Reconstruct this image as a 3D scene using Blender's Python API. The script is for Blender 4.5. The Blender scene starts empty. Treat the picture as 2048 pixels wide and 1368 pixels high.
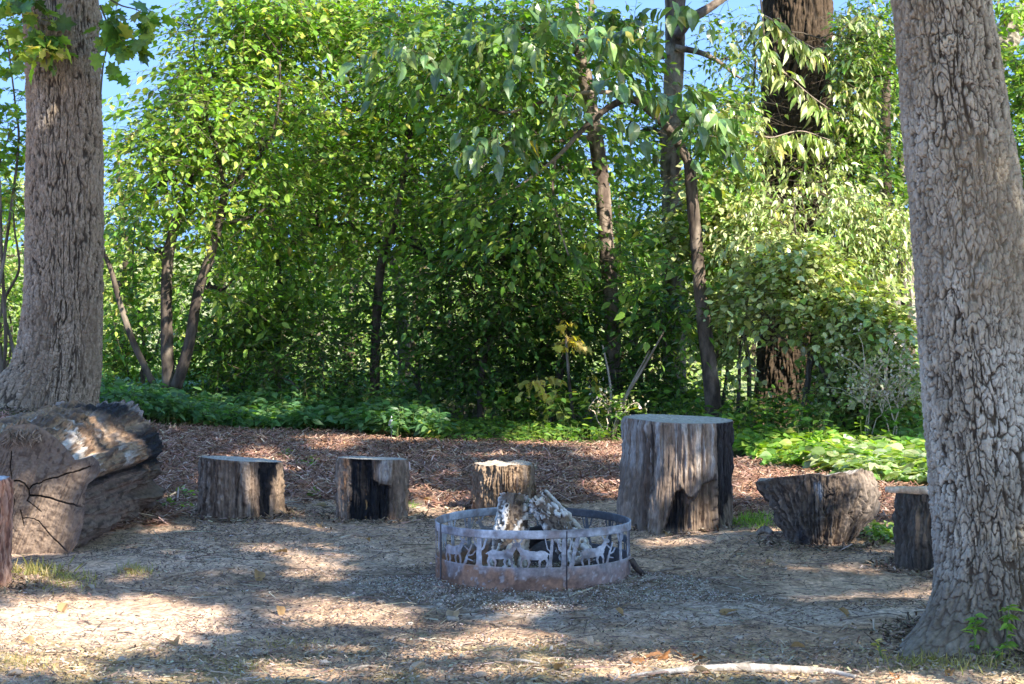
import bpy, math, numpy as np
from mathutils import Vector
R = math.radians
C = bpy.context.scene
COL = C.collection

# ------------------------------------------------------------------ camera, sky, sun, exposure
FPX = 4400.0                      # focal length in pixels of the 2048 px wide photograph
CAMZ = 1.58
PITCH = math.atan(192.0 / FPX)
cam_d = bpy.data.cameras.new('camera'); cam = bpy.data.objects.new('camera', cam_d); COL.objects.link(cam)
cam.location = (0, 0, CAMZ); cam.rotation_euler = (math.pi / 2 - PITCH, 0, 0)
cam_d.sensor_width = 36.0; cam_d.lens = FPX / 2048 * 36.0; cam_d.clip_start = 0.1; cam_d.clip_end = 3000
cam_d.dof.use_dof = True; cam_d.dof.focus_distance = 12.0; cam_d.dof.aperture_fstop = 14.0
C.camera = cam

SUN_EL, SUN_AZ = 40.0, 40.0       # azimuth: degrees from straight behind the camera towards its right
sv = np.array([math.sin(R(SUN_AZ)) * math.cos(R(SUN_EL)), -math.cos(R(SUN_AZ)) * math.cos(R(SUN_EL)), math.sin(R(SUN_EL))])
w = bpy.data.worlds.new('World'); C.world = w; w.use_nodes = True
nt = w.node_tree; bg = nt.nodes['Background']; sky = nt.nodes.new('ShaderNodeTexSky')
sky.sky_type = 'NISHITA'; sky.sun_disc = False; sky.sun_elevation = R(SUN_EL)
sky.sun_rotation = math.atan2(sv[0], sv[1])
sky.air_density = 1.0; sky.dust_density = 0.3; sky.ozone_density = 5.0
tcw = nt.nodes.new('ShaderNodeTexCoord'); mpw = nt.nodes.new('ShaderNodeMapping'); mpw.inputs['Location'].default_value = (0, 0, 0.55)
nt.links.new(tcw.outputs['Generated'], mpw.inputs[0]); nt.links.new(mpw.outputs[0], sky.inputs[0])
nt.links.new(sky.outputs[0], bg.inputs[0]); bg.inputs[1].default_value = 0.11
sl = bpy.data.lights.new('sun', 'SUN'); sun = bpy.data.objects.new('sun', sl); COL.objects.link(sun)
sl.energy = 2.3; sl.angle = R(0.53); sl.color = (1.0, 0.94, 0.84)
sun.rotation_euler = Vector(sv).to_track_quat('Z', 'Y').to_euler()
C.view_settings.view_transform = 'Standard'; C.view_settings.look = 'None'
C.view_settings.exposure = 2.65; C.view_settings.gamma = 1.0
C.render.engine = 'CYCLES'
C.cycles.max_bounces = 9; C.cycles.diffuse_bounces = 6; C.cycles.transmission_bounces = 5; C.cycles.glossy_bounces = 3

# ------------------------------------------------------------------ projection helpers
ct, st = math.cos(PITCH), math.sin(PITCH)
def ray(px, py):
    u = (np.asarray(px, float) - 1024) / FPX; v = (np.asarray(py, float) - 684) / FPX
    return u, ct - v * st, -st - v * ct
def at(px, py, Y):
    a, b, c = ray(px, py); k = Y / b
    return np.array([a * k, Y + 0 * k, CAMZ + c * k]).T
def proj(P):
    x, y, z = P[..., 0], P[..., 1], P[..., 2] - CAMZ
    f = y * ct - z * st; up = y * st + z * ct
    f = np.maximum(f, 0.01)
    return 1024 + x / f * FPX, 684 - up / f * FPX
def gp(px, py, z=0.0):
    a, b, c = ray(px, py); t = (z - CAMZ) / c
    return np.array([a * t, b * t, z + 0 * t]).T

# ------------------------------------------------------------------ numpy noise
def _h(i, j, k, s=0):
    n = (i.astype(np.int64) * 73856093 ^ j.astype(np.int64) * 19349663 ^ k.astype(np.int64) * 83492791 ^ (s * 2654435761)) & 0xffffffff
    n = ((n ^ (n >> 15)) * 2246822519) & 0xffffffff
    n = ((n ^ (n >> 13)) * 3266489917) & 0xffffffff
    return ((n ^ (n >> 16)) & 0xffffff) / float(0xffffff)
def vn(x, y, z=0.0, s=0):
    x, y, z = np.broadcast_arrays(np.asarray(x, float), np.asarray(y, float), np.asarray(z, float))
    xi, yi, zi = np.floor(x), np.floor(y), np.floor(z)
    fx, fy, fz = x - xi, y - yi, z - zi
    fx, fy, fz = [f * f * f * (f * (f * 6 - 15) + 10) for f in (fx, fy, fz)]
    r = 0
    for a in (0, 1):
        wx = fx if a else 1 - fx
        for b in (0, 1):
            wy = fy if b else 1 - fy
            for c in (0, 1):
                wz = fz if c else 1 - fz
                r = r + wx * wy * wz * _h(xi + a, yi + b, zi + c, s)
    return r * 2 - 1
def fbm(x, y, z=0.0, o=4, s=0, g=0.5):
    r = 0; a = 1.0; t = 0
    for i in range(o):
        f = 2.03 ** i
        r = r + a * vn(np.asarray(x) * f + 17.3 * i, np.asarray(y) * f - 9.1 * i, np.asarray(z) * f + 3.7 * i, s + i); t += a; a *= g
    return r / t * 1.6
def worley(u, v, per=None, s=0):
    """F1, F2 and a random value of the nearest cell; u wraps after per cells"""
    ui, vi = np.floor(u), np.floor(v)
    f1 = np.full(np.shape(u), 9.0); f2 = f1.copy(); cid = np.zeros(np.shape(u))
    for a in (-1, 0, 1):
        for b in (-1, 0, 1):
            cu, cv = ui + a, vi + b
            k = np.mod(cu, per) if per else cu
            px = cu + 0.12 + 0.76 * _h(k, cv, cu * 0, s); py = cv + 0.08 + 0.84 * _h(k, cv, cu * 0 + 1, s)
            d = np.hypot(u - px, v - py)
            m = d < f1
            f2 = np.where(m, f1, np.minimum(f2, d)); cid = np.where(m, _h(k, cv, cu * 0 + 2, s), cid); f1 = np.where(m, d, f1)
    return f1, f2, cid
def ss(a, b, x):
    t = np.clip((x - a) / (b - a), 0, 1); return t * t * (3 - 2 * t)
def mix(a, b, t):
    return np.asarray(a) * (1 - np.asarray(t)[..., None]) + np.asarray(b) * np.asarray(t)[..., None]
def nrm(a):
    return a / np.maximum(np.linalg.norm(a, axis=-1, keepdims=True), 1e-9)

# ------------------------------------------------------------------ mesh and object helpers
def mesh(name, V, F, col=None, mats=(), midx=None, smooth=True, parent=None, loc=None):
    me = bpy.data.meshes.new(name)
    V = np.asarray(V, np.float32).reshape(-1, 3)
    if loc is not None: V = V - np.asarray(loc, np.float32)
    if not isinstance(F, list): F = [F]
    F = [np.asarray(f, np.int32) for f in F if len(f)]
    me.vertices.add(len(V)); me.vertices.foreach_set('co', V.ravel())
    nl = sum(f.size for f in F); npoly = sum(len(f) for f in F)
    me.loops.add(nl); me.polygons.add(npoly)
    me.loops.foreach_set('vertex_index', np.concatenate([f.ravel() for f in F]))
    tot = np.concatenate([np.full(len(f), f.shape[1], np.int32) for f in F])
    me.polygons.foreach_set('loop_start', np.concatenate([[0], np.cumsum(tot)[:-1]]).astype(np.int32))
    if midx is not None: me.polygons.foreach_set('material_index', np.asarray(midx, np.int32))
    me.polygons.foreach_set('use_smooth', np.full(npoly, smooth))
    if col is not None:
        a = me.color_attributes.new('Col', 'FLOAT_COLOR', 'POINT')
        c = np.ones((len(V), 4), np.float32); c[:, :3] = np.clip(col, 0, 1); a.data.foreach_set('color', c.ravel())
    for m in mats: me.materials.append(m)
    me.update(calc_edges=True); me.validate()
    o = bpy.data.objects.new(name, me); COL.objects.link(o)
    if parent is not None: o.parent = parent
    return o
def thing(name, label, cat, loc, group=None):
    o = bpy.data.objects.new(name, None); COL.objects.link(o); o.location = [float(a) for a in loc]; o.empty_display_size = 0.1
    o['label'] = label; o['category'] = cat
    if group: o['group'] = group
    return o
def tag(o, label, cat, group=None):
    o['label'] = label; o['category'] = cat
    if group: o['group'] = group
    return o
def part(parent, name, V, F, col=None, mats=(), midx=None, smooth=True):
    """a mesh given in world space, stored relative to its parent thing"""
    return mesh(name, V, F, col, mats, midx, smooth, parent, loc=tuple(parent.location))
def gridf(nu, nv, wrap=True, off=0):
    """quads of a grid, nu columns round (wraps) by nv rows; vertex index = row*nu + col"""
    r = np.arange(nv - 1)[:, None]; c = np.arange(nu if wrap else nu - 1)[None, :]
    c2 = (c + 1) % nu
    a = r * nu + c; b = r * nu + c2; d = (r + 1) * nu + c; e = (r + 1) * nu + c2
    return np.stack([a, b, e, d], -1).reshape(-1, 4) + off
class Bag:
    def __init__(s): s.V = []; s.F = {3: [], 4: []}; s.M = {3: [], 4: []}; s.C = []; s.n = 0
    def add(s, V, F, col, mi=0):
        V = np.asarray(V).reshape(-1, 3); s.V.append(V)
        col = np.asarray(col, float)
        s.C.append(np.broadcast_to(col, (len(V), 3)) if col.ndim == 1 else col)
        if not isinstance(F, list): F = [F]
        for f in F:
            if len(f): s.F[f.shape[1]].append(f + s.n); s.M[f.shape[1]].append(np.full(len(f), mi))
        s.n += len(V)
    def build(s, name, mats, parent=None, smooth=True):
        F = [np.concatenate(s.F[k]) for k in (3, 4) if s.F[k]]; M = np.concatenate([np.concatenate(s.M[k]) for k in (3, 4) if s.F[k]])
        V = np.concatenate(s.V); c = np.concatenate(s.C)
        if parent is None: return mesh(name, V, F, c, mats, M, smooth)
        return part(parent, name, V, F, c, mats, M, smooth)
def spline(pts, n):
    """Catmull-Rom through the rows of pts (any number of columns)"""
    P = np.asarray(pts, float); m = len(P)
    if m == 2: return P[0] + (P[1] - P[0]) * np.linspace(0, 1, n)[:, None]
    Q = np.vstack([2 * P[0] - P[1], P, 2 * P[-1] - P[-2]])
    t = np.linspace(0, m - 1 - 1e-9, n); i = t.astype(int); f = (t - i)[:, None]
    a, b, c, d = Q[i], Q[i + 1], Q[i + 2], Q[i + 3]
    return 0.5 * (2 * b + (c - a) * f + (2 * a - 5 * b + 4 * c - d) * f * f + (3 * b - a - 3 * c + d) * f ** 3)
def tube(P, r, n=8, disp=None, cap=True):
    P = np.asarray(P, float); r = np.broadcast_to(np.asarray(r, float), (len(P),))
    T = nrm(np.gradient(P, axis=0)); ref = np.array([0, 1, 0.0]) if abs(T[:, 1]).mean() < 0.8 else np.array([1.0, 0, 0])
    A = nrm(np.cross(ref, T)); B = np.cross(T, A)      # A ~ +x for upright tubes
    th = np.arange(n) / n * 2 * np.pi
    rr = r[:, None] * np.ones(n)[None, :]
    if disp is not None:
        s = np.concatenate([[0], np.cumsum(np.linalg.norm(np.diff(P, axis=0), axis=1))])
        rr = rr + disp(th[None, :] + 0 * rr, s[:, None] + 0 * rr, rr)
    V = P[:, None, :] + rr[..., None] * (np.cos(th)[None, :, None] * A[:, None, :] + np.sin(th)[None, :, None] * B[:, None, :])
    V = V.reshape(-1, 3); F = [gridf(n, len(P))]
    if cap:
        k = len(V); V = np.vstack([V, P[0], P[-1]]); i = np.arange(n); j = (i + 1) % n; L = (len(P) - 1) * n
        F.append(np.vstack([np.stack([i * 0 + k, j, i], -1), np.stack([i * 0 + k + 1, i + L, j + L], -1)]))
    return V, F

# ------------------------------------------------------------------ materials
def nodes(name):
    m = bpy.data.materials.new(name); m.use_nodes = True; t = m.node_tree; t.nodes.clear()
    return m, t, t.nodes, t.links
def mat_surface(name, rough=0.85, nscale=60.0, namt=0.35, bump=0.4, bdist=0.004, stretch=(1, 1, 1), spec=0.25, metal=0.0, col=None, fine=None):
    """vertex colour broken up by object-space noise, with bump"""
    m, t, N, L = nodes(name)
    out = N.new('ShaderNodeOutputMaterial'); b = N.new('ShaderNodeBsdfPrincipled'); L.new(b.outputs[0], out.inputs[0])
    tc = N.new('ShaderNodeTexCoord'); mp = N.new('ShaderNodeMapping'); mp.inputs['Scale'].default_value = stretch
    L.new(tc.outputs['Object'], mp.inputs[0])
    n1 = N.new('ShaderNodeTexNoise'); n1.inputs['Scale'].default_value = nscale; n1.inputs['Detail'].default_value = 6; n1.inputs['Roughness'].default_value = 0.65
    L.new(mp.outputs[0], n1.inputs['Vector'])
    mr = N.new('ShaderNodeMapRange'); mr.inputs['From Min'].default_value = 0.3; mr.inputs['From Max'].default_value = 0.7
    mr.inputs['To Min'].default_value = 1 - namt; mr.inputs['To Max'].default_value = 1 + namt
    L.new(n1.outputs['Fac'], mr.inputs['Value'])
    if col is None:
        a = N.new('ShaderNodeVertexColor'); a.layer_name = 'Col'; src = a.outputs[0]
    else:
        a = N.new('ShaderNodeRGB'); a.outputs[0].default_value = (*col, 1); src = a.outputs[0]
    mu = N.new('ShaderNodeVectorMath'); mu.operation = 'SCALE'; L.new(src, mu.inputs[0]); L.new(mr.outputs[0], mu.inputs['Scale'])
    L.new(mu.outputs[0], b.inputs['Base Color'])
    b.inputs['Roughness'].default_value = rough; b.inputs['Specular IOR Level'].default_value = spec; b.inputs['Metallic'].default_value = metal
    bp = N.new('ShaderNodeBump'); bp.inputs['Strength'].default_value = bump; bp.inputs['Distance'].default_value = bdist
    L.new(n1.outputs['Fac'], bp.inputs['Height']); L.new(bp.outputs[0], b.inputs['Normal'])
    return m
def mat_leaf(name, rough=0.42, trans=0.45, spec=0.45, tcol=(1.6, 1.65, 0.4)):
    m, t, N, L = nodes(name)
    out = N.new('ShaderNodeOutputMaterial'); b = N.new('ShaderNodeBsdfPrincipled'); tr = N.new('ShaderNodeBsdfTranslucent'); mx = N.new('ShaderNodeMixShader')
    a = N.new('ShaderNodeVertexColor'); a.layer_name = 'Col'
    tc = N.new('ShaderNodeTexCoord'); n1 = N.new('ShaderNodeTexNoise'); n1.inputs['Scale'].default_value = 25; n1.inputs['Detail'].default_value = 3
    L.new(tc.outputs['Object'], n1.inputs['Vector'])
    mr = N.new('ShaderNodeMapRange'); mr.inputs['From Min'].default_value = 0.3; mr.inputs['From Max'].default_value = 0.7; mr.inputs['To Min'].default_value = 0.75; mr.inputs['To Max'].default_value = 1.25
    L.new(n1.outputs['Fac'], mr.inputs['Value'])
    mu = N.new('ShaderNodeVectorMath'); mu.operation = 'SCALE'; L.new(a.outputs[0], mu.inputs[0]); L.new(mr.outputs[0], mu.inputs['Scale'])
    tm = N.new('ShaderNodeVectorMath'); tm.operation = 'MULTIPLY'; tm.inputs[1].default_value = tcol; L.new(mu.outputs[0], tm.inputs[0])
    L.new(mu.outputs[0], b.inputs['Base Color']); L.new(tm.outputs[0], tr.inputs['Color'])
    b.inputs['Roughness'].default_value = rough; b.inputs['Specular IOR Level'].default_value = spec
    mx.inputs[0].default_value = trans
    L.new(b.outputs[0], mx.inputs[1]); L.new(tr.outputs[0], mx.inputs[2]); L.new(mx.outputs[0], out.inputs[0])
    return m
M_LEAF = mat_leaf('leaf_green')
M_CANOPY = mat_leaf('leaf_canopy', trans=0.55)
M_GLOSS = mat_leaf('leaf_glossy', rough=0.30, trans=0.28, spec=0.9)
M_DRY = mat_leaf('leaf_dry', rough=0.7, trans=0.3, spec=0.2, tcol=(1.3, 1.1, 0.6))
M_BARK = mat_surface('bark', nscale=45, stretch=(1, 1, 0.45), namt=0.35, bump=0.5, bdist=0.006)
M_WOOD = mat_surface('weathered_wood', nscale=60, stretch=(1, 1, 0.28), namt=0.45, bump=0.7, bdist=0.006)
M_FACE = mat_surface('sawn_wood', nscale=70, namt=0.18, bump=0.25, bdist=0.002)
M_LOGSIDE = mat_surface('log_side', nscale=55, stretch=(1, 0.35, 1), namt=0.4, bump=0.6, bdist=0.006)
M_SOIL = mat_surface('soil', rough=0.95, nscale=48, namt=0.55, bump=0.8, bdist=0.012, spec=0.1)
M_CHIP = mat_surface('litter', rough=0.9, nscale=40, namt=0.2, bump=0.2, bdist=0.002, spec=0.15)
M_STONE = mat_surface('stone', rough=0.9, nscale=50, namt=0.25, bump=0.5, bdist=0.004)
M_STEEL = mat_surface('burnt_steel', rough=0.62, nscale=38, namt=0.38, bump=0.2, bdist=0.0015, spec=0.4, metal=0.12)
# ================================================================== GROUND
def poly_mask(px, py, poly):
    """even-odd test, vectorised"""
    ins = np.zeros(np.shape(px), bool); n = len(poly)
    for i in range(n):
        x1, y1 = poly[i]; x2, y2 = poly[(i + 1) % n]
        c = ((y1 > py) != (y2 > py)) & (px < (x2 - x1) * (py - y1) / ((y2 - y1) or 1e-9) + x1)
        ins ^= c
    return ins
RC = np.array([0.098, 10.27]); RR = 0.457          # fire ring centre and radius
def gz(x, y):
    x = np.asarray(x, float); y = np.asarray(y, float)
    mound = 0.34 * np.exp(-(((x + 4.0) / 1.5) ** 2 + ((y - 16.4) / 2.2) ** 2))
    bed = 0.05 * ss(13.2, 14.6, y + 0.2 * x) * (1 - ss(18, 22, y))
    d = np.hypot(x - RC[0], y - RC[1])
    ash = 0.032 * np.exp(-((d - 0.40) / 0.22) ** 2)
    back = -0.05 * np.maximum(y - 23, 0) ** 1.0 * (1 - 0.0 * x)
    back = np.maximum(back, -4.5)
    root = 0.03 * np.exp(-(((x - 2.05) / 0.7) ** 2 + ((y - 8.75) / 0.6) ** 2))
    return mound + bed + ash + back + root + 0.018 * fbm(x * 1.3, y * 1.3, 0, 3, 5)
def gat(px, py):
    """ground point under a pixel of the photograph"""
    a, b, c = ray(px, py); z = 0.0 * np.asarray(a)
    for _ in range(6):
        t = (z - CAMZ) / c; z = gz(a * t, b * t)
    t = (z - CAMZ) / c
    return np.array([a * t, b * t, z]).T
MULCH = [(-300, 835), (200, 842), (350, 858), (600, 868), (850, 884), (1240, 893), (1480, 925), (1600, 942), (2300, 960),
         (2300, 1040), (1800, 1050), (1560, 1020), (1450, 1045), (1250, 1000), (1000, 1018), (880, 1012), (700, 1004), (560, 1000), (380, 1010), (340, 1060), (-300, 1090)]
def spaced(a, b, step, far_a, far_b, k=1.16):
    m = list(np.arange(a, b, step)); s = step; x = m[-1]
    while x < far_b: s *= k; x += s; m.append(x)
    s = step; x = m[0]; l = []
    while x > far_a: s *= k; x -= s; l.append(x)
    return np.array(l[::-1] + m)
gx = spaced(-4.0, 4.0, 0.018, -900, 900, 1.13); gy = spaced(7.2, 19.5, 0.024, -300, 1800, 1.13)
X, Y = np.meshgrid(gx, gy); x = X.ravel(); y = Y.ravel()
near = (np.abs(x) < 6) & (y > 6) & (y < 24)
Z = gz(x, y)
px, py = proj(np.stack([x, y, Z], -1))
wx = fbm(x * 2.2, y * 2.2, 0, 3, 11) * 22; wy = fbm(x * 2.2, y * 2.2, 5, 3, 12) * 8
mul = poly_mask(px + wx, py + wy, MULCH) & near
d = np.hypot(x - RC[0], y - RC[1])
fine = fbm(x * 34, y * 34, 0, 3, 21) * near; med = fbm(x * 7, y * 7, 0, 4, 22)
Z = Z + near * (0.005 * fine + 0.010 * np.maximum(med, -0.3)) + mul * (0.012 + 0.014 * fbm(x * 22, y * 22, 0, 3, 23))
col = mix((0.42, 0.31, 0.23), (0.31, 0.225, 0.16), ss(-0.4, 0.5, med))
lt = fbm(x * 1.1, y * 0.9, 3, 3, 24)
col = mix(col, (0.48, 0.38, 0.30), 0.6 * ss(0.1, 0.6, lt))
col = mix(col, (0.44, 0.345, 0.27), 0.85 * ss(0.9, 0.55, np.hypot((x + 1.7) / 1.1, (y - 9.1) / 0.75)))       # sun patch painted in as a paler sand tone
dark = ss(1.25, 0.55, np.hypot((x - RC[0]) * 0.75, (y - RC[1] + 0.25)) + 0.35 * fbm(x * 3, y * 3, 1, 3, 25))
col = mix(col, (0.14, 0.118, 0.10), 0.75 * dark)
ash = ss(0.35, 0.1, np.abs(d - 0.62) + 0.25 * fbm(x * 9, y * 9, 2, 3, 26)) * (y < RC[1] + 0.2)
col = mix(col, (0.44, 0.41, 0.38), 0.75 * ash * ss(-0.2, 0.4, fbm(x * 16, y * 16, 2, 3, 27)))
blue = ss(0.9, 0.3, np.hypot((x - 0.95) / 1.3, (y - 9.35) / 0.45) + 0.4 * med)
col = mix(col, (0.42, 0.38, 0.35), 0.65 * blue)
moss = ss(8.75, 8.3, y + 0.35 * fbm(x * 3, y * 3, 4, 3, 28)) * ss(-0.3, 0.4, fbm(x * 5, y * 5, 8, 4, 29))
col = mix(col, (0.23, 0.20, 0.09), 0.65 * moss)
mc = mix((0.28, 0.16, 0.105), (0.15, 0.085, 0.058), ss(-0.4, 0.5, fbm(x * 18, y * 18, 0, 3, 30)))
mc = mix(mc, (0.36, 0.25, 0.21), 0.55 * ss(0.4, 2.4, x) * ss(17.5, 14, y))
col = np.where(mul[:, None], mc, col)
spk = fbm(x * 60, y * 34, 0, 2, 35) * near
col = col * (1 + .24 * fine + .24 * spk)[:, None] * np.array([1.24, 1.12, 1.0])
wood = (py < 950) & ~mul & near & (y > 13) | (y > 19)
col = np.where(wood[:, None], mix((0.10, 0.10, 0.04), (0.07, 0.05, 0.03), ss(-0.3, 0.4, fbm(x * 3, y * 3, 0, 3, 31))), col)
mead = ss(21.5, 25, y)
col = mix(col, mix((0.24, 0.31, 0.09), (0.40, 0.40, 0.20), ss(-0.4, 0.5, fbm(x * 0.4, y * 0.4, 0, 4, 32))), mead)
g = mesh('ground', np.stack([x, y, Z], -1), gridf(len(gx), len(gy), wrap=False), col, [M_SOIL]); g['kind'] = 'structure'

# ================================================================== WHERE THE SHADE CANOPY IS CUT OPEN FOR THE SUN
LIT = [(200, 1240, 240, 42), (90, 1275, 150, 45), (330, 1230, 100, 30), (30, 1152, 45, 20), (600, 1062, 55, 9), (665, 1078, 60, 9), (510, 1100, 32, 10), (560, 1112, 30, 6),
       (640, 1140, 72, 11), (625, 1203, 62, 15), (680, 1238, 125, 13), (760, 1222, 60, 10), (1015, 1228, 60, 15),
       (1000, 1285, 115, 15), (900, 1300, 90, 10), (1250, 1328, 120, 14), (860, 1022, 60, 9), (1330, 1082, 60, 6), (1560, 1072, 90, 7),
       (1720, 1188, 150, 10), (1800, 1262, 110, 10), (1500, 1350, 300, 9), (1900, 1362, 250, 9), (600, 1340, 120, 10), (200, 1350, 160, 8),
       (430, 965, 26, 22), (500, 935, 14, 6), (1120, 900, 130, 9), (1190, 925, 60, 12), (870, 1000, 50, 8), (1515, 965, 60, 45), (1600, 935, 120, 14), (1640, 960, 200, 25), (1775, 1000, 45, 60),
       (640, 905, 50, 6), (760, 893, 60, 6), (1180, 990, 40, 6), (930, 1265, 60, 8), (1050, 1340, 80, 10), (300, 1062, 30, 5), (120, 838, 50, 5)]
# spots on standing things: centre (pixel, depth), radius in metres
SPOT = [(783, 846, 17.3, .10), (215, 855, 12.1, 0.13), (180, 900, 11.7, .09), (290, 900, 12.6, .09), (60, 1045, 11.2, .09), (190, 860, 12.0, 0.08), (150, 900, 11.5, 0.06), (250, 900, 12.5, 0.07), (100, 1040, 11.2, 0.06), (160, 950, 11.3, .04),
        (1385, 900, 12.1, 0.07), (1330, 960, 12.1, .05), (1415, 1010, 12.1, 0.05), (1730, 1010, 11.4, 0.05), (1035, 1000, 10.1, 0.06), (1105, 1050, 10.1, 0.05), (1252, 1090, 10.1, 0.06),
        (1210, 430, 19.0, 0.13), (1205, 370, 19, .10), (1415, 720, 17.5, 0.12), (1405, 600, 17.5, 0.1), (1425, 790, 17.5, .10), (1330, 245, 17.5, 0.10),
        (780, 470, 19, 0.2), (1150, 680, 18.5, 0.22), (1080, 770, 18.5, 0.2), (345, 330, 18, 0.35), (1960, 560, 8.8, 0.10), (2020, 300, 8.8, .10), (1900, 150, 8.8, .07), (1930, 820, 8.8, .07),
        (160, 620, 16.2, .06), (755, 905, 12.5, .03), (1040, 950, 12.9, .05), (450, 990, 12.6, .04), (555, 960, 12.6, .05)]
SPOT = [(at(a, b, c), r) for a, b, c, r in SPOT]
def sunlit(P, rs):
    """True where a leaf at P would shade one of the gaps the photograph shows"""
    keep = np.zeros(len(P), bool)
    G = P - sv * (P[:, 2] / sv[2])[:, None]
    a, b = proj(G); ok = (G[:, 1] > 7.3) & (G[:, 1] < 19)
    a = a + fbm(G[:, 0] * 3, G[:, 1] * 3, 0, 2, 41) * 35; b = b + fbm(G[:, 0] * 3, G[:, 1] * 3, 7, 2, 42) * 10
    for cx, cy, rx, ry in LIT:
        keep |= ok & (((a - cx) / (rx * 1.12 + 20)) ** 2 + ((b - cy) / (ry * 1.1 + 9)) ** 2 < 1)
    for c, r in SPOT:
        q = P - c; t = q @ sv; keep |= (t > 0) & (np.linalg.norm(q - t[:, None] * sv, axis=1) < r + 0.08)
    B = P - sv * ((P[:, 1] - 17.5) / sv[1])[:, None]
    a, b = proj(B); ok = (B[:, 2] > 0.15) & (P[:, 1] < 17.5)
    wob = fbm(B[:, 0] * 1.6, B[:, 2] * 1.6, 0, 3, 43); w2 = fbm(B[:, 0] * 3.2, B[:, 2] * 3.2, 4, 3, 44)
    keep |= ok & (((a - 1700) / 400) ** 2 + ((b - 400) / 520) ** 2 + 0.4 * wob < 1.0)
    keep |= ok & (a > 1480) & (b > 880)
    shade = ((a - 1060) / 360) ** 2 + ((b - 720) / 200) ** 2 + 0.5 * wob < 1.0
    trk = (a < 235) & (a > -60)
    keep |= ok & ~shade & ~trk & (b < 760) & (w2 > -0.08)
    keep |= ok & (b < 330) & (w2 > -0.35) & (a < 900) & ~trk
    return keep

# ================================================================== LEAVES
def T_ovate(w=0.25, fold=0.05, droop=0.10):
    V = np.array([[0, 0, 0], [.45, 0, 0], [1, 0, 0], [.2, w * .85, fold], [.62, w * .8, fold * .8], [.2, -w * .85, fold], [.62, -w * .8, fold * .8], [.42, w * 1.05, fold * 1.1], [.42, -w * 1.05, fold * 1.1]], float)
    V[:, 2] -= droop * V[:, 0] ** 2
    F = np.array([[0, 1, 3], [3, 1, 7], [7, 1, 4], [4, 1, 2], [0, 5, 1], [5, 8, 1], [8, 6, 1], [6, 2, 1]])
    return V, F
def T_lobed(droop=0.12):
    o = [(0, 0), (.12, .16), (.05, .42), (.28, .34), (.42, .50), (.50, .26), (.72, .34), (.74, .14), (1, 0)]
    pts = o + [(a, -b) for a, b in o[1:-1]][::-1]
    V = np.array([(.42, 0, 0)] + [(a, b, .07 * abs(b) / .4) for a, b in pts], float); V[:, 2] -= droop * V[:, 0] ** 2 + .25 * V[:, 1] ** 2
    n = len(pts); i = np.arange(n)
    return V, np.stack([0 * i, (i + 1) % n + 1, i + 1], -1)
def T_cheap(w=0.27):
    V = np.array([[0, 0, 0], [.4, w, .05], [1, 0, -.06], [.4, -w, .05], [.45, 0, -.02]], float)
    return V, np.array([[0, 4, 1], [1, 4, 2], [0, 3, 4], [3, 2, 4]])
OV, OVD, LOB, CHP = T_ovate(), T_ovate(0.25, 0.07, 0.38), T_lobed(), T_cheap()
OVN = T_ovate(0.17, 0.05, 0.25); OVW = T_ovate(0.34, 0.05, 0.12)
def put_leaves(bag, T, pos, ax, nr, size, col, mi=0):
    TV, TF = T; ax = nrm(ax); sd = nrm(np.cross(nr, ax)); nn = np.cross(ax, sd)
    V = pos[:, None] + size[:, None, None] * (TV[None, :, 0:1] * ax[:, None] + TV[None, :, 1:2] * sd[:, None] + TV[None, :, 2:3] * nn[:, None])
    n, k = len(pos), len(TV)
    F = (TF[None] + (np.arange(n) * k)[:, None, None]).reshape(-1, 3)
    bag.add(V.reshape(-1, 3), F, np.repeat(col, k, 0), mi)
def pal(rng, n, cols, wts, var=0.22):
    c = np.array(cols)[rng.choice(len(cols), n, p=np.array(wts) / sum(wts))]
    return c * (1 + var * rng.standard_normal((n, 1))).clip(.45, 1.7) * (1 + 0.06 * rng.standard_normal((n, 3)))
GREEN = ([(0.137, 0.252, 0.04), (0.0819, 0.176, 0.0364), (0.237, 0.336, 0.0546), (0.364, 0.37, 0.0728)], [5, 4, 3, .25])
LIGHT = ([(0.218, 0.37, 0.0546), (0.155, 0.286, 0.0455), (0.346, 0.454, 0.0819), (0.491, 0.454, 0.109)], [5, 3, 3, .4])
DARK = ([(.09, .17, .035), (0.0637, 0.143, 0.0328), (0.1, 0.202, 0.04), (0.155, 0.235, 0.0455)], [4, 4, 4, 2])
BLUISH = ([(0.127, 0.252, 0.1), (0.091, 0.202, 0.0728), (0.182, 0.319, 0.109)], [4, 3, 2])
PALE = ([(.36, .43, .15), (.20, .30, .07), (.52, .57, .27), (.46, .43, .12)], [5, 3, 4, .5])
YELL = ([(.72, .60, .14), (.60, .52, .16), (.50, .48, .12)], [5, 3, 1])
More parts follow.
